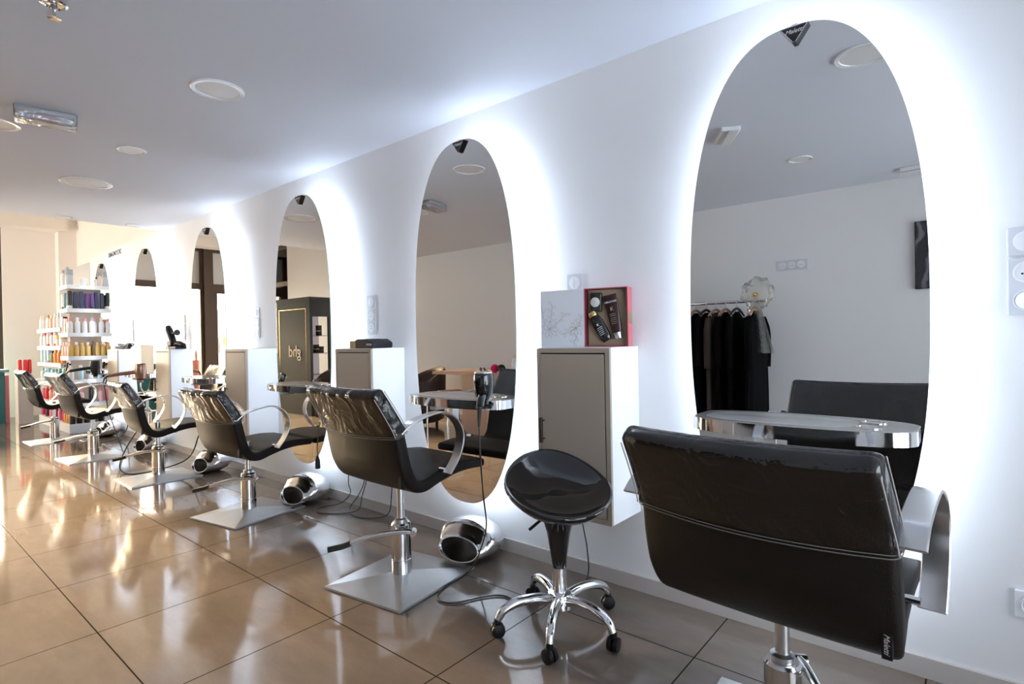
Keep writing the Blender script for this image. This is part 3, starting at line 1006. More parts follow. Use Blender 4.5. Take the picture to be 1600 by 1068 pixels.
t = thing('sprinkler', 'chrome fire sprinkler head at the top left of the ceiling', 'sprinkler', (-2.56, -1.735, HC))
bm = bmesh.new(); lathe(bm, [(0.042, -0.0005), (0.042, -0.004), (0.034, -0.008), (0.030, -0.003), (0.018, -0.002), (0.0, -0.002)], 32, cap0=False, cap1=False); obj('rosette', bm, M['chrome'], t, True, ang=40)
bm = bmesh.new(); lathe(bm, [(0.011, -0.003), (0.011, -0.02), (0.006, -0.024), (0.005, -0.05)], 16)
tube(bm, [(0.011, 0, -0.012), (0.016, 0, -0.03), (0.004, 0, -0.05)], 0.0022, 6); tube(bm, [(-0.011, 0, -0.012), (-0.016, 0, -0.03), (-0.004, 0, -0.05)], 0.0022, 6)
obj('nozzle', bm, M['chrome_dark'], t, True, ang=40)
bm = bmesh.new()
for k in range(14):
    a = 2 * PI * k / 14
    r3 = Matrix.Rotation(a, 4, 'Z')
    vs = [bm.verts.new(r3 @ Vector(p)) for p in ((0.0, -0.0025, -0.051), (0.021, -0.0033, -0.054), (0.021, 0.0033, -0.054), (0.0, 0.0025, -0.051), (0.0, -0.0025, -0.0525), (0.021, -0.0033, -0.0555), (0.021, 0.0033, -0.0555), (0.0, 0.0025, -0.0525))]
    for f in ((0, 1, 2, 3), (4, 7, 6, 5), (0, 4, 5, 1), (1, 5, 6, 2), (2, 6, 7, 3)):
        bm.faces.new([vs[q] for q in f])
obj('deflector', bm, M['chrome_dark'], t)

# ------------------------------------------------------------------ wall lettering
t = thing('wall_lettering', 'dark condensed capital lettering on the wall above the farthest mirrors', 'lettering', (-8.515, -0.0005, 2.318))
text('letters', 'DIAGNOSTIC', 0.088, M['text_dark'], t, (0, -0.002, 0), (PI / 2, 0, 0), 0, 0.0015, squeeze=1.02)

# ------------------------------------------------------------------ open gift box on the nearest cabinet
ga = math.radians(15)
t = thing('gift_box', 'coral gift box standing open on the nearest white cabinet', 'box', (-1.322, -0.152, 1.0853), ga)
BW, BH, BD = 0.195, 0.258, 0.075
bm = bmesh.new(); box(bm, 0.0, BW, BD - 0.004, BD, 0, BH); box(bm, 0, BW, 0, BD - 0.004, 0, 0.004); box(bm, 0, BW, 0, BD - 0.004, BH - 0.004, BH); box(bm, BW - 0.004, BW, 0, BD - 0.004, 0.004, BH - 0.004); box(bm, 0, 0.004, 0, BD - 0.004, 0.004, BH - 0.004)
obj('tray', bm, M['pink'], t)
bm = bmesh.new()
for d in ((0.004, BW - 0.004, 0.004, 0.006), (0.004, BW - 0.004, BH - 0.006, BH - 0.004)):
    box(bm, d[0], d[1], 0.001, 0.028, d[2], d[3])
box(bm, 0.004, 0.010, 0.001, 0.028, 0.006, BH - 0.006); box(bm, BW - 0.007, BW - 0.004, 0.001, 0.028, 0.006, BH - 0.006)
obj('lining', bm, M['maroon'], t)
bxo('insert', (0.011, BW - 0.008, 0.028, BD - 0.0045, 0.0065, BH - 0.0065), M['kraft'], t)
bxo('ribbon_tab', (BW, BW + 0.0015, 0.002, BD - 0.006, 0.098, 0.152), M['gold'], t)
bm = bmesh.new(); box(bm, -0.206, -0.001, 0.0, 0.010, 0, BH - 0.002, bev=0.001)
lid = obj('lid', bm, M['lid'], t)
bm = bmesh.new()
rnd = random.Random(3)
def petal(bm, cx, cz, a, L, wd):
    n = 10
    d = Vector((math.cos(a), math.sin(a)))
    q = Vector((-d.y, d.x))
    for s in (-1, 1):
        pts = []
        for i in range(n + 1):
            u = i / n
            pts.append((cx + d.x * L * u + q.x * s * wd * math.sin(PI * u) ** 0.8, -0.0006, cz + d.y * L * u + q.y * s * wd * math.sin(PI * u) ** 0.8))
        pts = [p for p in pts if -0.2045 < p[0] < -0.003 and 0.002 < p[2] < BH - 0.004]
        if len(pts) > 2:
            tube(bm, pts, 0.00055, 4, 1, False)
def spray(bm, cx, cz, R, arms):
    for k in range(arms):
        a = 2 * PI * k / arms + rnd.uniform(-0.2, 0.2)
        petal(bm, cx, cz, a, R * rnd.uniform(0.75, 1.0), R * 0.16)
def branch(bm, x0, z0, x1, z1, n=5):
    tube(bm, [(x0, -0.0006, z0), ((x0 + x1) / 2 + 0.004, -0.0006, (z0 + z1) / 2 - 0.004), (x1, -0.0006, z1)], 0.0007, 4, 4)
    for i in range(n):
        u = (i + 1) / n
        petal(bm, x0 + (x1 - x0) * u, z0 + (z1 - z0) * u, math.atan2(z1 - z0, x1 - x0) + (0.9 if i % 2 else -0.9), 0.022, 0.005)
spray(bm, -0.165, 0.083, 0.050, 9)
branch(bm, -0.165, 0.083, -0.085, 0.150)
branch(bm, -0.165, 0.10, -0.150, 0.190, 6)
branch(bm, -0.19, 0.09, -0.200, 0.18, 4)
spray(bm, -0.040, 0.085, 0.042, 8)
branch(bm, -0.035, 0.085, -0.100, 0.060)
branch(bm, -0.035, 0.085, -0.010, 0.140)
branch(bm, -0.03, 0.07, -0.05, 0.02, 4)
obj('floral_print', bm, M['lid_line'], lid)
def in_box(x, y, z):
    return t.matrix_basis @ Vector((x, y, z))
bpy.context.view_layer.update()
gm = Matrix.Translation((-1.322, -0.152, 1.0853)) @ Matrix.Rotation(ga, 4, 'Z')
def boxed(name, label, cat, lx, lz, roll):
    o = thing(name, label, cat)
    o.matrix_world = gm @ Matrix.Translation((lx, 0.0265, lz)) @ Matrix.Rotation(roll, 4, 'Y')
    return o
# local frame of the packed products: x right, z up, -y towards the viewer
j = boxed('balm_compact', 'black square case with a pale round disc in the gift box', 'cosmetics', 0.051, 0.196, 0.03)
bm = bmesh.new(); box(bm, -0.026, 0.026, -0.016, 0.001, -0.042, 0.042, bev=0.003); obj('case', bm, M['gloss_black'], j)
bm = bmesh.new(); lathe(bm, [(0.021, 0.016), (0.021, 0.018), (0.018, 0.0195), (0.0, 0.0195)], 32, 'Y', (-0.003, 0, 0.0), cap1=False); obj('disc', bm, pm('pearl_disc', (0.60, 0.60, 0.58), 0.3, var=0.2, vscale=60), j, True, ang=40)
bxo('hinge_strip', (0.0205, 0.0225, -0.0168, -0.0158, -0.036, 0.036), M['steel'], j)
j = boxed('cream_tube', 'dark cherry tube with silver cap in the gift box', 'cosmetics', 0.131, 0.130, -0.20)
bm = bmesh.new()
rings = []
for zz, wd, dp in ((0.098, 0.0315, 0.003), (0.092, 0.0315, 0.0045), (0.0, 0.0265, 0.012), (-0.070, 0.0215, 0.0165)):
    rings.append([bm.verts.new((wd * math.cos(2 * PI * k / 28), -0.012 + dp * math.sin(2 * PI * k / 28), zz)) for k in range(28)])
bridge(bm, rings); obj('tube_body', bm, M['tube'], j, True, ang=50)
bm = bmesh.new(); lathe(bm, [(0.0175, -0.096), (0.0185, -0.094), (0.0195, -0.0705), (0.0195, -0.0702)], 28, origin=(0, -0.012, 0)); obj('cap', bm, M['satin'], j, True, ang=40)
text('maker_name', 'KÉRASTASE', 0.0105, M['text_white'], j, (0, -0.0215, 0.066), (PI / 2 - 0.06, 0, 0))
text('monogram', 'K', 0.024, M['pale_gold'], j, (0, -0.0235, 0.034), (PI / 2 - 0.06, 0, 0))
for zz in (0.012, 0.004, -0.006, -0.014, -0.022, -0.030):
    bxo('small_print', (-0.014, 0.014 - abs(zz) * 0.2, -0.0290, -0.0240, zz, zz + 0.0012), M['pale_gold'], j)
j = boxed('shampoo_bottle', 'black rounded bottle with gold cap in the gift box', 'cosmetics', 0.066, 0.090, -0.52)
bm = bmesh.new()
rings = []
for zz, wd, dp in ((0.050, 0.017, 0.012), (0.046, 0.0215, 0.0145), (0.02, 0.0265, 0.017), (-0.02, 0.0275, 0.0175), (-0.055, 0.0245, 0.0165), (-0.069, 0.0205, 0.0145), (-0.072, 0.017, 0.011)):
    rings.append([bm.verts.new((wd * math.cos(2 * PI * k / 28), -0.014 + dp * math.sin(2 * PI * k / 28), zz)) for k in range(28)])
bridge(bm, rings); obj('bottle_body', bm, M['gloss_black'], j, True, ang=50)
bm = bmesh.new(); lathe(bm, [(0.0215, 0.0505), (0.0225, 0.053), (0.0195, 0.070), (0.012, 0.0745), (0.0, 0.075)], 28, origin=(0, -0.014, 0), cap1=False); obj('cap', bm, M['gold'], j, True, ang=40)
text('monogram', 'K', 0.016, M['text_white'], j, (0.0, -0.0322, 0.006), (PI / 2, 0, 0))
for zz in (-0.008, -0.016, -0.024, -0.032, -0.040):
    bxo('small_print', (-0.013, 0.013 - abs(zz + 0.01) * 0.2, -0.0322, -0.0290, zz, zz + 0.0014), M['text_white'], j)

# ------------------------------------------------------------------ hairdryers in their holders
def hairdryer(name, label, loc, hdir, droop, body, ring, hl=0.20, r=0.045, handle_mat=None, tall=1.0, hz=0.085):
    t = thing(name, label, 'hairdryer', loc)
    bm = bmesh.new(); lathe(bm, [(r * 0.46, -0.022), (r * 0.50, 0.0), (r * 0.86, 0.03 * tall), (r * 1.0, 0.075 * tall), (r * 1.04, 0.11 * tall), (r * 1.0, 0.160 - 0.16 * (1 - tall) - 0.012), (r * 0.93, 0.160 * tall)], 32)
    obj('barrel', bm, body, t, True, ang=50)
    bm = bmesh.new(); lathe(bm, [(r * 0.93, 0.16 * tall + 0.0002), (r * 0.90, 0.16 * tall + 0.006), (r * 0.82, 0.16 * tall + 0.0075), (r * 0.80, 0.16 * tall + 0.004)], 32, cap0=False, cap1=False); obj('trim_ring', bm, ring, t, True, ang=40)
    bm = bmesh.new(); lathe(bm, [(r * 0.81, 0.16 * tall), (r * 0.80, 0.16 * tall + 0.0035), (r * 0.4, 0.16 * tall + 0.005), (0.0, 0.16 * tall + 0.006)], 24, cap0=False, cap1=False); obj('grille', bm, M['rubber'], t, True)
    d = Vector((hdir[0], hdir[1], 0)).normalized()
    p0 = d * r * 0.6 + Vector((0, 0, hz))
    p1 = d * (r + hl * 0.5) + Vector((0, 0, hz - droop * 0.45))
    p2 = d * (r + hl) + Vector((0, 0, hz - droop))
    h = rod('handle', [p0, p1, p2], [0.021, 0.018, 0.017], handle_mat or body, t, 14)
    rod('cord_sleeve', [p2, p2 + (p2 - p1).normalized() * 0.03 + Vector((0, 0, -0.012)), p2 + (p2 - p1).normalized() * 0.045 + Vector((0, 0, -0.05))], [0.013, 0.009, 0.005], M['rubber'], h, 10)
    return t, [t.location + p2 + (p2 - p1).normalized() * 0.045 + Vector((0, 0, -0.05))]
def holder(x, y, z, tx, ty, lab):
    t = thing('dryer_holder', lab, 'holder', (x, y, z), 0, 'dryer holders on the shelf ends')
    bm = bmesh.new()
    ring = [bm.verts.new((0, 0, 0))]
    bm.verts.remove(ring[0])
    lathe(bm, [(0.032, -0.006), (0.040, -0.006), (0.040, 0.006), (0.032, 0.006)], 28, cap0=False, cap1=False)
    obj('ring', bm, M['black'], t, True, ang=40)
    rod('arm', [(0.037 * (tx - x) / math.hypot(tx - x, ty - y), 0.037 * (ty - y) / math.hypot(tx - x, ty - y), -0.002), (tx - x, ty - y, -0.004)], 0.007, M['black'], t, 8, smooth=False)
hd2, e2 = hairdryer('hairdryer', 'black hairdryer upright in its holder on the second shelf', (-1.765, -0.335, 0.842), (0.50, -0.86), 0.045, M['gloss_black'], M['satin'], 0.035, 0.047, None, 0.80, 0.025)
holder(-1.765, -0.335, 0.812, -1.80, -0.26, 'black ring holder under the upright black hairdryer')
hd5, e5 = hairdryer('hairdryer', 'bronze hairdryer with its handle pointing into the room', (-6.50, -0.335, 0.775), (-0.45, -0.90), 0.03, M['bronze'], M['black'], 0.22, 0.050)
holder(-6.50, -0.335, 0.785, -6.58, -0.27, 'black ring holder under the bronze hairdryer')
hd6, e6 = hairdryer('hairdryer', 'black hairdryer lying across the farthest shelf before the products', (-8.10, -0.335, 0.785), (-0.50, -0.87), 0.03, M['black'], M['rubber'], 0.20, 0.050)
holder(-8.10, -0.335, 0.795, -8.18, -0.27, 'black ring holder under the farthest black hairdryer')

def cord(label, pts, r=0.0035, n=8, name='power_cord', cat='cord'):
    o = rod(name, pts, r, M['cable'], None, 8, n)
    return tag(o, label, cat)
q = e2[0]
cord('long black cord hanging from the upright hairdryer and looping over the floor', [q + Vector((0, 0, 0.003)), (q.x + 0.003, q.y + 0.002, 0.60), (q.x - 0.01, q.y + 0.03, 0.42), (q.x - 0.06, q.y + 0.10, 0.25), (q.x - 0.115, q.y + 0.115, 0.12), (-1.875, -0.315, 0.03), (-1.875, -0.40, 0.006), (-1.86, -0.53, 0.005), (-1.80, -0.615, 0.005), (-1.72, -0.60, 0.005), (-1.655, -0.48, 0.005), (-1.60, -0.42, 0.005), (-1.50, -0.41, 0.005), (-1.42, -0.30, 0.005), (-1.385, -0.12, 0.006), (-1.385, -0.055, 0.04), (-1.40, -0.04, 0.15), (-1.43, -0.03, 0.27), (-1.42, -0.03, 0.352)])
cord('black wires tangled on the floor behind the second chair, by the chrome footrest', [(-3.10, -0.05, 0.352), (-3.10, -0.05, 0.22), (-3.14, -0.06, 0.10), (-3.13, -0.10, 0.02), (-3.20, -0.19, 0.005), (-3.34, -0.27, 0.005), (-3.42, -0.20, 0.005), (-3.33, -0.10, 0.03), (-3.29, -0.05, 0.09), (-3.31, -0.05, 0.16), (-3.30, -0.05, 0.24), (-3.28, -0.04, 0.352)], 0.003)
cord('thin black wire dropping to the floor below the second white cabinet', [(-2.83, -0.05, 0.352), (-2.84, -0.05, 0.15), (-2.86, -0.07, 0.03), (-2.98, -0.14, 0.005), (-3.10, -0.16, 0.005), (-3.22, -0.10, 0.02), (-3.19, -0.05, 0.10), (-3.14, -0.04, 0.20), (-3.14, -0.04, 0.352)], 0.003)
cord('black cable looped under the fourth chair from the camera', [(-5.36, -0.20, 0.46), (-5.34, -0.24, 0.30), (-5.40, -0.33, 0.10), (-5.62, -0.62, 0.008), (-5.85, -0.70, 0.03), (-5.98, -0.62, 0.18), (-5.93, -0.53, 0.36), (-5.85, -0.50, 0.47)], 0.006)
cord('black cable on the floor beside the farthest footrest', [(-7.95, -0.05, 0.352), (-7.93, -0.08, 0.10), (-7.85, -0.25, 0.007), (-8.0, -0.46, 0.007), (-8.35, -0.46, 0.007), (-8.55, -0.34, 0.007), (-8.64, -0.10, 0.02), (-8.64, -0.03, 0.20)], 0.005)
cord('thin black cord hanging from the bronze hairdryer', [e5[0] + Vector((0, 0, 0.004)), e5[0] + Vector((0.02, 0.01, -0.10)), e5[0] + Vector((-0.02, 0.04, -0.28)), e5[0] + Vector((-0.10, 0.10, -0.45)), e5[0] + Vector((-0.16, 0.2, e5[0].z * -1 + 0.01))], 0.004)
t = thing('hanging_plug', 'black plug hanging on its cord before the third mirror', 'plug', (-3.34, -0.26, 0.30))
rod('cord', [(0.03, 0.06, 0.476), (0.018, 0.05, 0.40), (0.0, 0.02, 0.28), (0.0, 0.0, 0.14), (0.006, 0.0, 0.075)], 0.0032, M['cable'], t, 8)
bm = bmesh.new(); lathe(bm, [(0.006, 0.080), (0.011, 0.06), (0.015, 0.05), (0.017, 0.0), (0.015, -0.006)], 16); obj('plug_body', bm, M['rubber'], t, True, ang=50)

# ------------------------------------------------------------------ things on the cabinet tops
t = thing('clipper_charger', 'dark charging unit with small white lettering on the second cabinet', 'charger', (-2.845, -0.165, 1.0855), 0.0)
bm = bmesh.new()
side = [(-0.075, 0.0), (0.092, 0.0), (0.099, 0.006), (0.099, 0.034), (0.082, 0.042), (0.052, 0.056), (-0.055, 0.056), (-0.075, 0.048)]
slab(bm, side, -0.075, 0.075)
bmesh.ops.bevel(bm, geom=list(bm.edges), offset=0.003, segments=2, affect='EDGES')
obj('housing', bm, M['charger'] if 'charger' in M else M.setdefault('charger', pm('charcoal_plastic', (0.010, 0.010, 0.013), 0.4, spec=0.25)), t)
bxo('metal_block', (-0.150, -0.0765, -0.065, 0.02, 0.0, 0.046), M.setdefault('brassy', pm('brass_block', (0.30, 0.25, 0.12), 0.4, 0.6)), t, 0.003)
bxo('cradle', (-0.165, -0.0755, -0.02, 0.070, 0.0465, 0.054), M['steel'], t, 0.002)
bxo('slot', (-0.03, 0.03, -0.03, 0.04, 0.0555, 0.0572), M['gap'], t)
text('lettering', 'MOSER', 0.017, M['text_white'], t, (0.066, -0.0756, 0.022), (PI / 2, 0, 0), 0, 0.0004)
rod('lead', [(-0.16, 0.03, 0.006), (-0.19, 0.0, 0.004), (-0.215, -0.02, 0.004)], 0.003, M['cable'], t, 8)

t = thing('clipper_stand', 'tall black clipper leaning in its stand on the fourth cabinet', 'clipper', (-6.12, -0.16, 1.0855), 0.0)
bm = bmesh.new(); box(bm, -0.06, 0.20, -0.05, 0.05, 0.0, 0.028, bev=0.006); box(bm, -0.05, 0.06, -0.045, 0.045, 0.026, 0.075, bev=0.008); obj('stand_base', bm, M['black'], t)
bm = bmesh.new(); tube(bm, [(0.01, 0, 0.06), (-0.045, 0, 0.13), (-0.10, 0, 0.19), (-0.125, 0, 0.225)], [0.030, 0.032, 0.033, 0.024], 14); obj('clipper_body', bm, M['black'], t, True)
rod('side_arm', [(-0.07, 0, 0.155), (0.03, 0, 0.160), (0.105, 0, 0.162)], [0.013, 0.011, 0.011], M['black'], t, 10)
bm = bmesh.new(); lathe(bm, [(0.010, 0.100), (0.028, 0.102), (0.028, 0.110), (0.010, 0.112)], 18, 'X', (0, 0, 0.162)); obj('guard_disc', bm, M['black'], t, True, ang=40)
bxo('price_sticker', (-0.02, 0.02, -0.0515, -0.0502, 0.004, 0.040), M['paper'], t)
bm = bmesh.new(); tube(bm, [(0.08, -0.01, 0.045), (0.14, 0.0, 0.055), (0.24, 0.01, 0.035)], [0.02, 0.026, 0.022], 10); obj('spare_handle', bm, M['black'], t, True)
t = thing('straightener', 'black hair straighteners lying on the farthest cabinet', 'straightener', (-7.72, -0.15, 1.0855), 0.0)
bm = bmesh.new(); tube(bm, [(-0.19, -0.02, 0.022), (0.0, 0.0, 0.016), (0.17, 0.02, 0.016)], [0.018, 0.015, 0.014], 10); obj('arm_lower', bm, M['black'], t, True)
bm = bmesh.new(); tube(bm, [(-0.17, 0.0, 0.055), (0.0, 0.02, 0.042), (0.17, 0.025, 0.040)], [0.014, 0.020, 0.022], 10); obj('arm_upper', bm, M['black'], t, True)
rod('coiled_lead', [(0.17, 0.02, 0.02), (0.20, 0.05, 0.05), (0.16, 0.06, 0.06), (0.10, 0.05, 0.065), (0.15, 0.0, 0.065), (0.19, -0.02, 0.05), (0.18, -0.05, 0.006)], 0.005, M['cable'], t, 8)

# paper card in front of the fifth mirror
t = thing('price_card', 'grey printed sheet taped low on the fifth mirror from the camera', 'card', (-6.86, MYF - 0.0002, 0.834), 0.0)
bxo('sheet', (-0.20, 0.20, -0.0012, 0.0, 0, 0.30), M['sheet_grey'] if 'sheet_grey' in M else M.setdefault('sheet_grey', pm('grey_sheet', (0.52, 0.49, 0.45), 0.6)), t)
bm = bmesh.new()
for k in range(9):
    box(bm, -0.15, 0.15 - 0.03 * (k % 3), -0.0018, -0.0013, 0.04 + k * 0.026, 0.046 + k * 0.026)
obj('printed_lines', bm, M['grey_panel'], t)

# ------------------------------------------------------------------ product display shelves
def shelf_unit(name, label, x0, x1, y0, levels, top, th=0.055, board=True):
    t = thing(name, label, 'shelf', (x1, 0, 0))
    for z in levels:
        bm = bmesh.new(); box(bm, x0 - x1, 0, y0, -0.002, 0.0 if z == levels[-1] else z - th, z, bev=0.002); obj('shelf_board', bm, M['white'], t)
    bm = bmesh.new(); box(bm, x0 - x1 + 0.001, -0.001, -0.030, -0.0025, 0.02, top - 0.001); obj('back_board', bm, M['white'], t) if board else bm.free()
    return t
TL = [1.932, 1.626, 1.308, 1.001, 0.693, 0.387, 0.117]
t = shelf_unit('display_shelf', 'tall white product shelves at the far end beside the last mirror', -9.405, -9.00, -0.410, TL, 1.932, 0.052)
for z0, z1 in zip(TL[1:], TL[:-1]):
    bm = bmesh.new(); box(bm, -0.235, -0.215, -0.34, -0.031, z0 + 0.0005, z1 - 0.0525); obj('divider', bm, M['beige_panel'], t)
LLV = [1.389, 1.140, 0.903, 0.628, 0.363, 0.117]
t = shelf_unit('display_shelf', 'low white product shelves along the far wall, left of the tall ones', -10.80, -9.41, -0.410, LLV, 1.389, 0.052)
t = thing('display_plinth', 'grey plinth carrying red bottles at the end of the shelves', 'plinth', (-10.92, -0.555, 0))
bxo('plinth_body', (-0.12, 0.12, -0.085, 0.085, 0, 0.722), M['grey_panel'], t, 0.003)
bxo('plinth_top', (-0.125, 0.125, -0.09, 0.09, 0.7225, 0.737), M['white'], t, 0.002)

PC = {}
def pcol(name, c):
    if name not in PC:
        PC[name] = pm('pack_' + name.replace(' ', '_'), c, 0.35)
    return PC[name]
CC = {'white': (0.80, 0.80, 0.80), 'cream': (0.80, 0.70, 0.60), 'peach': (0.80, 0.45, 0.30), 'orange': (0.85, 0.28, 0.06), 'red': (0.70, 0.03, 0.04), 'navy': (0.02, 0.03, 0.10), 'teal': (0.02, 0.24, 0.28),
      'purple': (0.09, 0.03, 0.16), 'black': (0.012, 0.012, 0.014), 'silver': (0.5, 0.52, 0.55), 'pink': (0.80, 0.25, 0.35), 'rose': (0.85, 0.55, 0.55), 'gold': (0.65, 0.42, 0.12), 'brown': (0.12, 0.06, 0.03),
      'pale blue': (0.50, 0.70, 0.78), 'aqua': (0.15, 0.50, 0.55), 'maroon': (0.12, 0.01, 0.02), 'magenta': (0.55, 0.02, 0.12), 'grey': (0.35, 0.38, 0.42), 'olive': (0.30, 0.24, 0.06)}
PROTO = {}
def product(kind, col, cap, h):
    key = (kind, col, cap, round(h, 3))
    if key not in PROTO:
        t = thing({'bottle': 'product_bottle', 'tube': 'product_tube', 'box': 'product_box', 'jar': 'product_jar'}[kind], '', {'bottle': 'bottle', 'tube': 'tube', 'box': 'box', 'jar': 'jar'}[kind])
        mb, mc = pcol(col, CC[col]), pcol(cap, CC[cap])
        if kind == 'bottle':
            r = 0.029
            bm = bmesh.new(); lathe(bm, [(r * 0.94, 0), (r, 0.004), (r, h * 0.62), (r * 0.85, h * 0.72), (r * 0.45, h * 0.78), (r * 0.45, h * 0.80)], 14); obj('bottle_body', bm, mb, t, True, ang=50)
            bm = bmesh.new(); lathe(bm, [(r * 0.55, h * 0.8005), (r * 0.55, h * 0.97), (r * 0.4, h)], 12); obj('cap', bm, mc, t, True, ang=50)
        elif kind == 'tube':
            r = 0.026
            bm = bmesh.new(); lathe(bm, [(r, h * 0.17), (r, h * 0.2), (r * 0.98, h * 0.9), (r * 0.8, h)], 14); obj('tube_body', bm, mb, t, True, ang=50)
            bm = bmesh.new(); lathe(bm, [(r * 0.9, 0), (r * 0.95, 0.003), (r * 0.95, h * 0.1695)], 14); obj('cap', bm, mc, t, True, ang=50)
        elif kind == 'box':
            bxo('carton', (-0.032, 0.032, -0.025, 0.025, 0, h), mb, t, 0.0015)
            bxo('label_band', (-0.0328, 0.0328, -0.0258, 0.0258, h * 0.40, h * 0.62), mc, t)
        else:
            r = 0.042
            bm = bmesh.new(); lathe(bm, [(r * 0.95, 0), (r, 0.004), (r, h * 0.60), (r * 0.95, h * 0.62)], 16); obj('jar_body', bm, mb, t, True, ang=50)
            bm = bmesh.new(); lathe(bm, [(r * 1.03, h * 0.6205), (r * 1.03, h * 0.97), (r * 0.95, h)], 16); obj('lid', bm, mc, t, True, ang=50)
        PROTO[key] = t
        return t
    return dup(PROTO[key], (0, 0, 0))
ORD = ['first', 'second', 'third', 'fourth', 'fifth', 'sixth', 'seventh', 'eighth', 'ninth', 'tenth', 'eleventh', 'twelfth']
def place_row(items, pts, shelf, rowname, start, grp, z):
    for k, ((kind, col, cap, h), (x, y)) in enumerate(zip(items, pts)):
        o = product(kind, col, cap, h)
        o.location = (x, y, z + 0.0008)
        o.rotation_euler = (0, 0, 0.3 * ((k * 37) % 5 - 2) * 0.2)
        capw = {'box': 'band', 'jar': 'lid'}.get(kind, 'cap')
        ct = f'all {col}' if col == cap else f'{col} with {cap} {capw}'
        o['label'] = f'{kind}, {ct}, {ORD[k]} from {start}, {rowname} {shelf}'
        o['group'] = grp
B, T, X, J = 'bottle', 'tube', 'box', 'jar'
# end of the tall unit: items run from the room corner to the wall
def endpts(n, y0=-0.372, y1=-0.065, x=-9.045):
    return [(x, y0 + (y1 - y0) * k / max(1, n - 1)) for k in range(n)]
def sidepts(n, x0=-9.125, x1=-9.365, y=-0.368):
    return [(x0 + (x1 - x0) * k / max(1, n - 1), y) for k in range(n)]
tall_end = [
    [(J, 'silver', 'grey', 0.20), (J, 'white', 'white', 0.09), (J, 'white', 'silver', 0.08)],
    [(T, 'black', 'white', 0.225), (T, 'navy', 'black', 0.215), (T, 'navy', 'navy', 0.22), (T, 'purple', 'purple', 0.205), (T, 'purple', 'black', 0.205), (T, 'navy', 'purple', 0.21)],
    [(B, 'white', 'pink', 0.19), (B, 'white', 'white', 0.20), (B, 'white', 'pink', 0.19), (B, 'white', 'grey', 0.20), (B, 'white', 'white', 0.195)],
    [(B, 'gold', 'gold', 0.18), (B, 'gold', 'cream', 0.185), (B, 'gold', 'gold', 0.175), (B, 'gold', 'cream', 0.18), (B, 'brown', 'brown', 0.20), (B, 'brown', 'black', 0.20)],
    [(B, 'white', 'white', 0.19), (B, 'pale blue', 'white', 0.19), (B, 'white', 'silver', 0.19), (B, 'pale blue', 'silver', 0.18)],
    [(B, 'pink', 'pink', 0.17), (B, 'rose', 'pink', 0.18), (T, 'black', 'black', 0.20), (T, 'maroon', 'black', 0.19)],
    [(B, 'black', 'black', 0.17), (B, 'black', 'silver', 0.17), (B, 'black', 'black', 0.165), (B, 'black', 'silver', 0.165), (B, 'black', 'black', 0.17)]]
tall_side = [
    [(B, 'cream', 'silver', 0.24), (B, 'white', 'grey', 0.22)],
    [(T, 'navy', 'white', 0.20), (T, 'teal', 'teal', 0.21), (T, 'white', 'navy', 0.20)],
    [(X, 'peach', 'white', 0.18), (X, 'cream', 'peach', 0.19), (X, 'maroon', 'maroon', 0.22)],
    [(B, 'rose', 'pink', 0.19), (B, 'rose', 'white', 0.19), (B, 'peach', 'rose', 0.19)],
    [(B, 'peach', 'black', 0.21), (B, 'black', 'black', 0.22), (B, 'aqua', 'black', 0.2)],
    [(B, 'pink', 'rose', 0.19), (B, 'rose', 'rose', 0.18), (B, 'peach', 'pink', 0.19)],
    [(B, 'orange', 'orange', 0.16), (B, 'gold', 'orange', 0.16), (B, 'orange', 'gold', 0.16)]]
low_rows = [
    [(X, 'white', 'white', 0.18), (B, 'white', 'silver', 0.21), (B, 'cream', 'white', 0.20), (B, 'peach', 'cream', 0.19), (B, 'white', 'orange', 0.20), (X, 'cream', 'white', 0.20), (B, 'white', 'cream', 0.21)],
    [(J, 'white', 'gold', 0.16), (J, 'cream', 'gold', 0.15), (T, 'white', 'red', 0.19), (B, 'white', 'red', 0.20), (T, 'white', 'red', 0.185), (B, 'white', 'red', 0.195), (B, 'white', 'white', 0.2)],
    [(B, 'orange', 'red', 0.20), (B, 'orange', 'white', 0.20), (B, 'orange', 'orange', 0.20), (B, 'olive', 'black', 0.17), (T, 'pale blue', 'grey', 0.19), (T, 'pale blue', 'white', 0.19), (T, 'pale blue', 'pale blue', 0.19)],
    [(B, 'aqua', 'aqua', 0.20), (B, 'teal', 'aqua', 0.20), (B, 'pale blue', 'aqua', 0.19), (T, 'pale blue', 'white', 0.18), (T, 'aqua', 'white', 0.19), (B, 'aqua', 'white', 0.19), (B, 'white', 'aqua', 0.19)],
    [(B, 'red', 'red', 0.19), (B, 'pink', 'red', 0.20), (B, 'pink', 'pink', 0.19), (B, 'peach', 'red', 0.19), (B, 'red', 'pink', 0.2), (B, 'pink', 'white', 0.19)],
    [(B, 'magenta', 'magenta', 0.19), (B, 'pink', 'magenta', 0.18), (B, 'magenta', 'black', 0.19), (B, 'pink', 'pink', 0.18), (B, 'maroon', 'black', 0.19), (B, 'magenta', 'pink', 0.18)]]
RN = ['top', 'second', 'third', 'fourth', 'fifth', 'sixth', 'bottom']
for k, z in enumerate(TL):
    place_row(tall_end[k], endpts(len(tall_end[k])), 'tall shelf', RN[k], 'its corner along the end', 'products on the tall shelves', z)
    place_row(tall_side[k], sidepts(len(tall_side[k])), 'tall shelf', RN[k], 'its corner along the side', 'products on the tall shelves', z)
LN = ['top', 'second', 'third', 'fourth', 'fifth', 'bottom']
for k, z in enumerate(LLV):
    n = len(low_rows[k])
    place_row(low_rows[k], [(-9.48 - 1.25 * i / (n - 1), -0.360) for i in range(n)], 'low shelf', LN[k], 'the tall shelves', 'products on the low shelves', z)
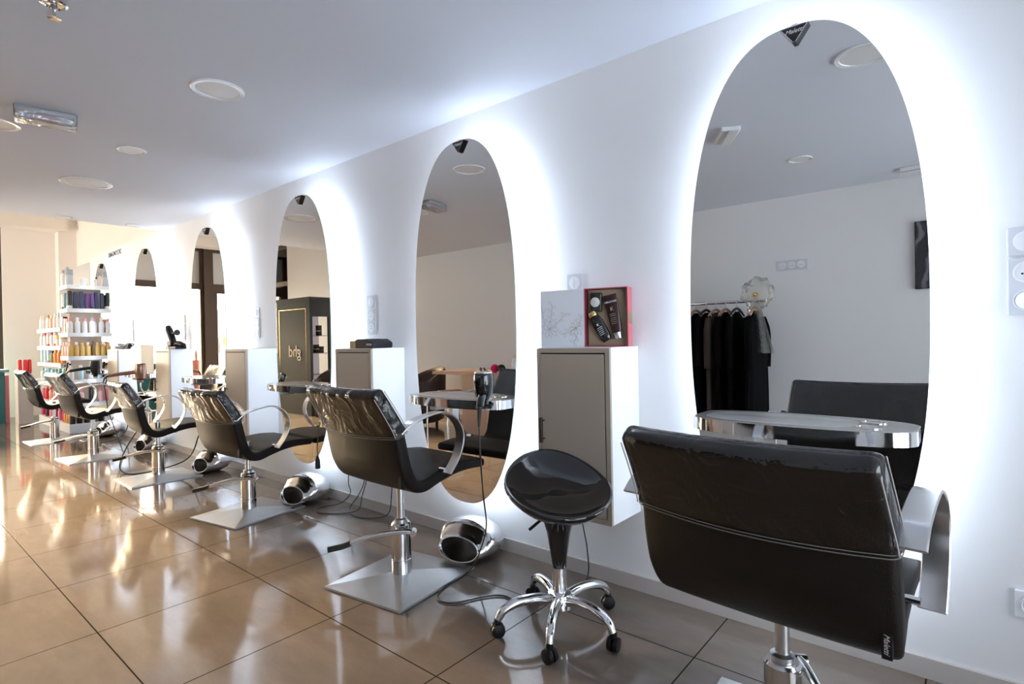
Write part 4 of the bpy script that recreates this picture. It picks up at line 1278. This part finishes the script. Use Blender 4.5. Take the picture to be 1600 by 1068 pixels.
for k, (dx, dy, lab) in enumerate(((0.06, -0.05, 'on the grey plinth, nearest the room'), (0.07, 0.01, 'in the middle of the grey plinth top'), (0.05, 0.062, 'on the grey plinth, nearest the shelves'))):
    o = product(T, 'red', 'red', 0.21)
    o.location = (-10.92 + dx, -0.555 + dy, 0.738)
    o['label'] = 'red upright tube ' + lab
    o['group'] = 'red tubes on the plinth'

# reception counter at the left edge
t = thing('reception_counter', 'teal counter block with rose end at the left edge', 'counter', (-11.2, -1.21, 0))
bxo('front_panel', (-0.30, 0.0, -0.55, 0.485, 0, 0.76), M['teal'], t, 0.003)
bxo('end_panel', (-0.30, 0.0, 0.486, 0.530, 0, 0.71), M['rose'], t, 0.002)
bxo('counter_top', (-0.32, 0.01, -0.56, 0.535, 0.7605, 0.80), M.setdefault('blue_top', pm('blue_grey_top', (0.10, 0.28, 0.38), 0.25)), t, 0.003)

# ------------------------------------------------------------------ the opposite side, seen in the mirrors
t = thing('wall_socket', 'white triple socket on the opposite wall, reflected in the nearest mirror', 'socket', (-1.27, YO, 1.75))
bxo('plate', (-0.13, 0.13, 0.0005, 0.011, -0.045, 0.045), M['plate'], t, 0.003)
for k, dx in enumerate((-0.078, 0.0, 0.078)):
    bm = bmesh.new(); lathe(bm, [(0.0315, -0.011), (0.0315, -0.0135), (0.0285, -0.0135), (0.0265, -0.0112), (0.0, -0.0112)], 28, 'Y', (dx, 0, 0), cap1=False)
    o = obj('outlet', bm, M['white_plastic'], t, True, ang=40)
    bm = bmesh.new()
    for ex, ez in ((-0.0095, -0.004), (0.0095, -0.004)):
        lathe(bm, [(0.003, -0.0112), (0.003, -0.0118)], 10, 'Y', (dx + ex, 0, ez))
    obj('pin_hole', bm, M['black'], o)
t = thing('wall_picture', 'dark photographic panel on the opposite wall, reflected in the nearest mirror', 'picture', (0.0, YO, 1.735))
bxo('panel', (-0.36, 0.36, 0.0005, 0.025, -0.27, 0.27), M['black'], t)
bxo('print', (-0.355, 0.355, 0.0252, 0.0262, -0.265, 0.265), M['photo'], t)

# clothes rail with gowns
RX0, RX1, RY, RZ = -2.75, -1.555, -3.30, 1.424
t = thing('clothes_rail', 'chrome clothes rail against the opposite wall, reflected in the nearest mirror', 'rail', (-2.15, RY, 0))
rod('rail', [(RX0 - 0.02 + 2.15, 0, RZ), (RX1 + 0.15 + 2.15, 0, RZ)], 0.014, M['chrome'], t, 12, smooth=False)
bm = bmesh.new(); box(bm, RX1 + 0.15 + 2.15, RX1 + 0.175 + 2.15, -0.018, 0.018, RZ - 0.018, RZ + 0.018, bev=0.002); obj('end_cap', bm, M['chrome'], t)
for x in (RX0, RX1):
    rod('upright', [(x + 2.15, 0, 0.06), (x + 2.15, 0, RZ - 0.012)], 0.013, M['chrome'], t, 12, smooth=False)
    bm = bmesh.new(); tube(bm, [(x + 2.15, -0.24, 0.055), (x + 2.15, 0.24, 0.055)], 0.014, 10, 1, False)
    for yy in (-0.22, 0.22):
        lathe(bm, [(0.022, -0.008), (0.022, 0.008)], 14, 'X', (x + 2.15, yy, 0.0225))
        tube(bm, [(x + 2.15, yy, 0.024), (x + 2.15, yy, 0.055)], 0.008, 8, 1, False)
    obj('foot', bm, M['chrome'], t, True, ang=40)
def hanger(x, lab, mat):
    t = thing('clothes_hanger', lab, 'hanger', (x, RY, RZ), 0, 'hangers on the clothes rail')
    rod('hook', [(0, -0.006, -0.065), (0, 0.0, -0.04), (0, 0.018, -0.018), (0, 0.017, 0.006), (0, 0.0, 0.0165), (0, -0.017, 0.006)], 0.0024, M['steel'], t, 6)
    rod('shoulder_bar', [(0, -0.20, -0.125), (0, -0.10, -0.082), (0, 0, -0.062), (0, 0.10, -0.082), (0, 0.20, -0.125)], [0.008, 0.012, 0.013, 0.012, 0.008], mat, t, 8)
def gown(x, lab, mat, th, seed, length=1.0, flare=0.06):
    rn = random.Random(seed)
    t = thing('salon_gown', lab, 'gown', (x, RY, RZ), 0, 'dark gowns on the clothes rail')
    bm = bmesh.new()
    rings = []
    ph = [rn.uniform(0, 6.28) for _ in range(4)]
    for j in range(19):
        u = j / 18
        z = -0.085 - length * u
        hw = 0.06 + 0.165 * min(1, (u / 0.12)) ** 0.6 + flare * u
        tt = (0.010 if j == 0 else 0.024 + th * min(1, u * 3))
        ring = []
        for k in range(44):
            a = 2 * PI * k / 44
            y = hw * math.copysign(abs(math.cos(a)) ** 0.8, math.cos(a))
            fold = (0.35 * math.sin(7 * a + ph[0] + u) + 0.25 * math.sin(11 * a + ph[1])) * u * 0.016
            xx = tt * math.copysign(abs(math.sin(a)) ** 0.8, math.sin(a)) + fold
            zz = z - (0.0 if j else 0) - 0.035 * min(1, abs(y) / 0.22) * max(0, 1 - u * 5)
            ring.append(bm.verts.new((xx + 0.01 * math.sin(3 * u + ph[2]) * u, y, zz)))
        rings.append(ring)
    bridge(bm, rings)
    b = obj('gown_body', bm, mat, t, True, ang=70)
    for s in (-1, 1):
        bm = bmesh.new()
        tube(bm, [(0.0, s * 0.20, -0.15), (0.012, s * 0.255, -0.26), (0.016, s * 0.275, -0.42), (0.012, s * 0.275, -0.60)], [0.030, 0.036, 0.034, 0.030], 12)
        obj('sleeve', bm, mat, t, True)
gx = [-2.36, -2.26, -2.15, -2.04, -1.94, -1.85, -1.76, -1.66, -1.495]
gl = ['farthest left on the reflected clothes rail', 'second from the left on the reflected rail', 'third from the left on the reflected rail', 'fourth from the left on the reflected rail',
      'fifth from the left on the reflected rail', 'fourth from the rail upright', 'third from the rail upright', 'next to the rail upright', 'outside the rail upright under the tulle bow']
for k, x in enumerate(gx):
    hanger(x, 'wooden hanger ' + gl[k], M['wood'] if k % 3 != 1 else M['black'])
    br = k in (2, 5)
    gown(x, ('dark brown' if br else 'black') + ' salon gown ' + gl[k], M['gown_brown'] if br else M['gown'], 0.012, k, 1.0 if k < 8 else 1.02, 0.05 if k < 8 else 0.10)
# tulle bow on the rail end
t = thing('tulle_bow', 'white tulle bow with gold ornament on the clothes rail end', 'bow', (-1.47, RY + 0.03, 1.47))
bm = bmesh.new()
bmesh.ops.create_icosphere(bm, subdivisions=4, radius=0.135)
from mathutils import noise as mnoise
for v in bm.verts:
    n1 = mnoise.noise(v.co * 16.0) + 0.6 * mnoise.noise(v.co * 38.0)
    v.co *= 1 + 0.30 * n1
    v.co.y *= 0.55
    v.co.x *= 0.92
    v.co.z += 0.02
obj('puff', bm, M['tulle'], t, True)
bm = bmesh.new()
rings = []
for j in range(15):
    u = j / 14
    z = -0.05 - 0.46 * u
    wv = 0.02 + 0.085 * u
    rings.append([bm.verts.new((0.03 * u + wv * math.cos(2 * PI * k / 30) * (1 + 0.12 * math.sin(5 * 2 * PI * k / 30)), 0.035 + 0.4 * wv * math.sin(2 * PI * k / 30) * (1 + 0.3 * math.sin(6 * 2 * PI * k / 30)), z)) for k in range(30)])
bridge(bm, rings, False, False)
obj('tail', bm, M['tulle_tail'], t, True)
bm = bmesh.new()
for k in range(9):
    a = 2 * PI * k / 9
    r3 = Matrix.Rotation(a, 3, 'Y')
    tube(bm, [r3 @ Vector((0.008, 0.07, 0)), r3 @ Vector((0.024, 0.078, 0.003)), r3 @ Vector((0.038, 0.074, 0))], [0.006, 0.006, 0.001], 6, 3)
lathe(bm, [(0.0, -0.090), (0.010, -0.086), (0.014, -0.076), (0.010, -0.066)], 12, 'Y', cap0=False)
obj('ornament', bm, M['gold'], t, True)

# black display cabinet
t = thing('display_cabinet', 'tall black display cabinet with gold border, reflected in the third mirror', 'cabinet', (-7.75, -2.60, 0))
W, Dp, Hc = 1.0, 0.36, 1.80
bxo('front_panel', (-W, -0.06, -0.03, 0.0, 0.0, Hc - 0.02), M['cabinet_black'], t)
bm = bmesh.new(); box(bm, -W - 0.01, 0.008, -Dp - 0.008, 0.008, Hc - 0.0195, Hc + 0.02, bev=0.004); obj('top_panel', bm, M['cabinet_black'], t)
bxo('bottom_panel', (-W, 0.0, -Dp, -0.0305, 0.0, 0.30), M['cabinet_black'], t)
bxo('back_panel', (-W, -0.36, -Dp, -0.0305, 0.3005, Hc - 0.021), M['cabinet_black'], t)
bxo('corner_post', (-0.0595, 0.0, -0.045, 0.0, 0.0, Hc - 0.02), M['cabinet_black'], t)
bxo('rear_post', (-0.04, 0.0, -Dp, -Dp + 0.04, 0.3005, Hc - 0.021), M['cabinet_black'], t)
bxo('header', (-0.04, 0.0, -Dp + 0.0405, -0.0455, Hc - 0.28, Hc - 0.021), M['cabinet_black'], t)
bxo('inner_panel', (-0.359, -0.35, -Dp + 0.01, -0.031, 0.3005, Hc - 0.021), M['cabinet_inside'], t)
for z in (0.62, 0.95, 1.22):
    bxo('glass_shelf', (-0.349, -0.045, -Dp + 0.045, -0.048, z, z + 0.008), M['glass'], t)
bm = bmesh.new()
g = 0.008
for d in ((-W + 0.07, -0.11, 0.36, 0.36 + g), (-W + 0.07, -0.11, Hc - 0.16, Hc - 0.16 + g)):
    box(bm, d[0], d[1], 0.0002, 0.0014, d[2], d[3])
for x in (-W + 0.07, -0.11 - g):
    box(bm, x, x + g, 0.0002, 0.0014, 0.36 + g, Hc - 0.16)
obj('gold_border', bm, M['gold'], t)
text('lettering', 'ghd', 0.26, M['pale_gold_flat'] if 'pale_gold_flat' in M else M.setdefault('pale_gold_flat', pm('cream_gold_letters', (0.72, 0.60, 0.40), 0.5)), t, (-0.46, 0.002, 0.98), (PI / 2, 0, PI), 0, 0.001)
for k, (yy, zz, hh) in enumerate(((-0.28, 0.9585, 0.10), (-0.20, 0.9585, 0.13), (-0.25, 1.2285, 0.16))):
    o = thing('boxed_styler', 'small black box on the ' + ['middle shelf of the black cabinet, rear', 'middle shelf of the black cabinet, front', 'upper shelf of the black cabinet'][k], 'box', (-7.75 - 0.17, -2.60 + yy, zz), 0, 'boxes in the black cabinet')
    bxo('carton', (-0.04, 0.04, -0.03, 0.03, 0, hh), M['black'], o, 0.002)
    bxo('label_band', (-0.041, 0.041, -0.031, 0.031, hh * 0.4, hh * 0.5), M['gold'], o)

# tub chairs, low table, desk
def tub_chair(x, y, rz, lab):
    t = thing('tub_chair', lab, 'armchair', (x, y, 0), rz, 'brown tub chairs on the opposite side')
    bm = bmesh.new()
    rings = []
    n = 28
    for k in range(n + 1):
        a = math.radians(-35 + 250 * k / n)
        c, s = math.cos(a), math.sin(a)
        top = 0.60 + 0.17 * max(0, s) ** 0.8
        prof = [(0.24, 0.06), (0.31, 0.10), (0.335, 0.35), (0.345, top - 0.04), (0.325, top), (0.295, top - 0.01), (0.275, top - 0.06), (0.255, 0.38), (0.22, 0.20)]
        rings.append([bm.verts.new((r * c, r * s, z)) for r, z in prof])
    bridge(bm, rings)
    obj('shell', bm, M['suede'], t, True, ang=60)
    bm = bmesh.new(); lathe(bm, [(0.20, 0.20), (0.245, 0.22), (0.252, 0.36), (0.235, 0.42), (0.15, 0.435), (0.0, 0.438)], 36, cap1=False); obj('seat_cushion', bm, M['suede'], t, True)
    for dx, dy in ((-0.17, -0.14), (0.17, -0.14), (-0.17, 0.16), (0.17, 0.16)):
        bm = bmesh.new(); lathe(bm, [(0.018, 0.0), (0.022, 0.07)], 12, origin=(dx, dy, 0)); obj('leg', bm, M['black'], t, True, ang=50)
tub_chair(-5.62, -2.92, math.radians(200), 'brown suede tub chair reflected low in the second mirror')
tub_chair(-6.95, -2.55, math.radians(150), 'brown suede tub chair reflected in the third mirror, before the black cabinet')
t = thing('side_table', 'low chrome table with magazines, reflected in the second mirror', 'table', (-5.02, -2.85, 0))
bxo('table_top', (-0.20, 0.20, -0.20, 0.20, 0.455, 0.475), M['white'], t, 0.003)
for dx in (-0.18, 0.18):
    for dy in (-0.18, 0.18):
        rod('leg', [(dx, dy, 0), (dx, dy, 0.454)], 0.010, M['chrome'], t, 10, smooth=False)
for k, (dz, a, c, lab) in enumerate(((0.476, 0.1, M['paper'], 'lowest white magazine in the pile on the chrome table'), (0.485, -0.2, M['grey_panel'], 'grey magazine in the middle of the pile on the chrome table'), (0.494, 0.4, M['pink'], 'red magazine on top of the pile on the chrome table'))):
    o = thing('magazine', lab, 'magazine', (-5.02 + 0.03 * k, -2.85, dz), a, 'magazines on the chrome table')
    bxo('pages', (-0.10, 0.10, -0.135, 0.135, 0, 0.0075), M['paper'], o)
    bxo('cover', (-0.102, 0.102, -0.137, 0.137, 0.0076, 0.0086), c, o)
t = thing('manicure_desk', 'nude coloured desk reflected low in the second mirror', 'desk', (-4.62, -3.10, 0))
bxo('desk_top', (-0.62, 0.95, -0.35, 0.30, 0.70, 0.735), M['nude'], t, 0.003)
bxo('end_panel', (-0.12, 0.28, 0.22, 0.28, 0.0, 0.6995), M['nude'], t, 0.002)
bxo('rear_panel', (-0.60, 0.93, -0.34, -0.30, 0.0, 0.6995), M['white'], t, 0.002)
for x, y, c, lab in ((-4.30, -2.93, M.setdefault('fuchsia', pm('fuchsia_pompom', (0.80, 0.01, 0.14), 0.9)), 'fuchsia pompom ball on the nude desk'), (-4.20, -2.93, M['rubber'], 'black pompom ball on the nude desk')):
    bm = bmesh.new(); bmesh.ops.create_icosphere(bm, subdivisions=4, radius=0.048)
    for v in bm.verts:
        v.co *= 1 + 0.04 * math.sin(v.co.x * 190) * math.sin(v.co.y * 170) * math.sin(v.co.z * 180)
    o = obj('pompom', bm, c, None, True, (x, y, 0.7345 + 0.048)); tag(o, lab, 'pompom')
t = thing('sunglasses', 'brown sunglasses on the nude desk', 'glasses', (-4.50, -2.93, 0.7355), 0.2)
for s in (-1, 1):
    bm = bmesh.new(); lathe(bm, [(0.026, -0.002), (0.028, 0.002), (0.022, 0.003), (0.0, 0.003)], 20, 'Y', (s * 0.034, 0, 0.028), cap1=False); obj('lens', bm, M['brown_lens'] if 'brown_lens' in M else M.setdefault('brown_lens', pm('brown_lens', (0.10, 0.05, 0.03), 0.1)), t, True)
    rod('temple', [(s * 0.062, 0.0, 0.034), (s * 0.064, -0.06, 0.036), (s * 0.060, -0.12, 0.005)], 0.0025, M['black'], t, 6)
rod('bridge', [(-0.012, 0, 0.034), (0, 0, 0.038), (0.012, 0, 0.034)], 0.0025, M['black'], t, 6)
t = thing('spray_bottle', 'white bottle with pale cap on the nude desk', 'bottle', (-4.02, -2.95, 0.7355))
bm = bmesh.new(); lathe(bm, [(0.03, 0), (0.034, 0.005), (0.034, 0.13), (0.014, 0.16), (0.012, 0.17)], 18); obj('bottle_body', bm, M['white_plastic'], t, True, ang=50)
bm = bmesh.new(); lathe(bm, [(0.014, 0.1702), (0.014, 0.20), (0.008, 0.205)], 14); obj('cap', bm, M['pale_gold'], t, True, ang=50)
# peach tube shaped display near the shop front
t = thing('display_tube', 'peach giant lip gloss shaped display, reflected in the fourth mirror', 'display', (-11.0, -2.205, 0))
bm = bmesh.new(); lathe(bm, [(0.040, 0.0), (0.044, 0.02), (0.066, 0.82), (0.066, 0.84)], 28); obj('tube_body', bm, M['peach'], t, True, ang=40)
bm = bmesh.new(); lathe(bm, [(0.020, 0.8405), (0.022, 0.94), (0.016, 0.98), (0.009, 1.02), (0.0, 1.03)], 18, cap1=False); obj('applicator', bm, M['peach'], t, True, ang=50)
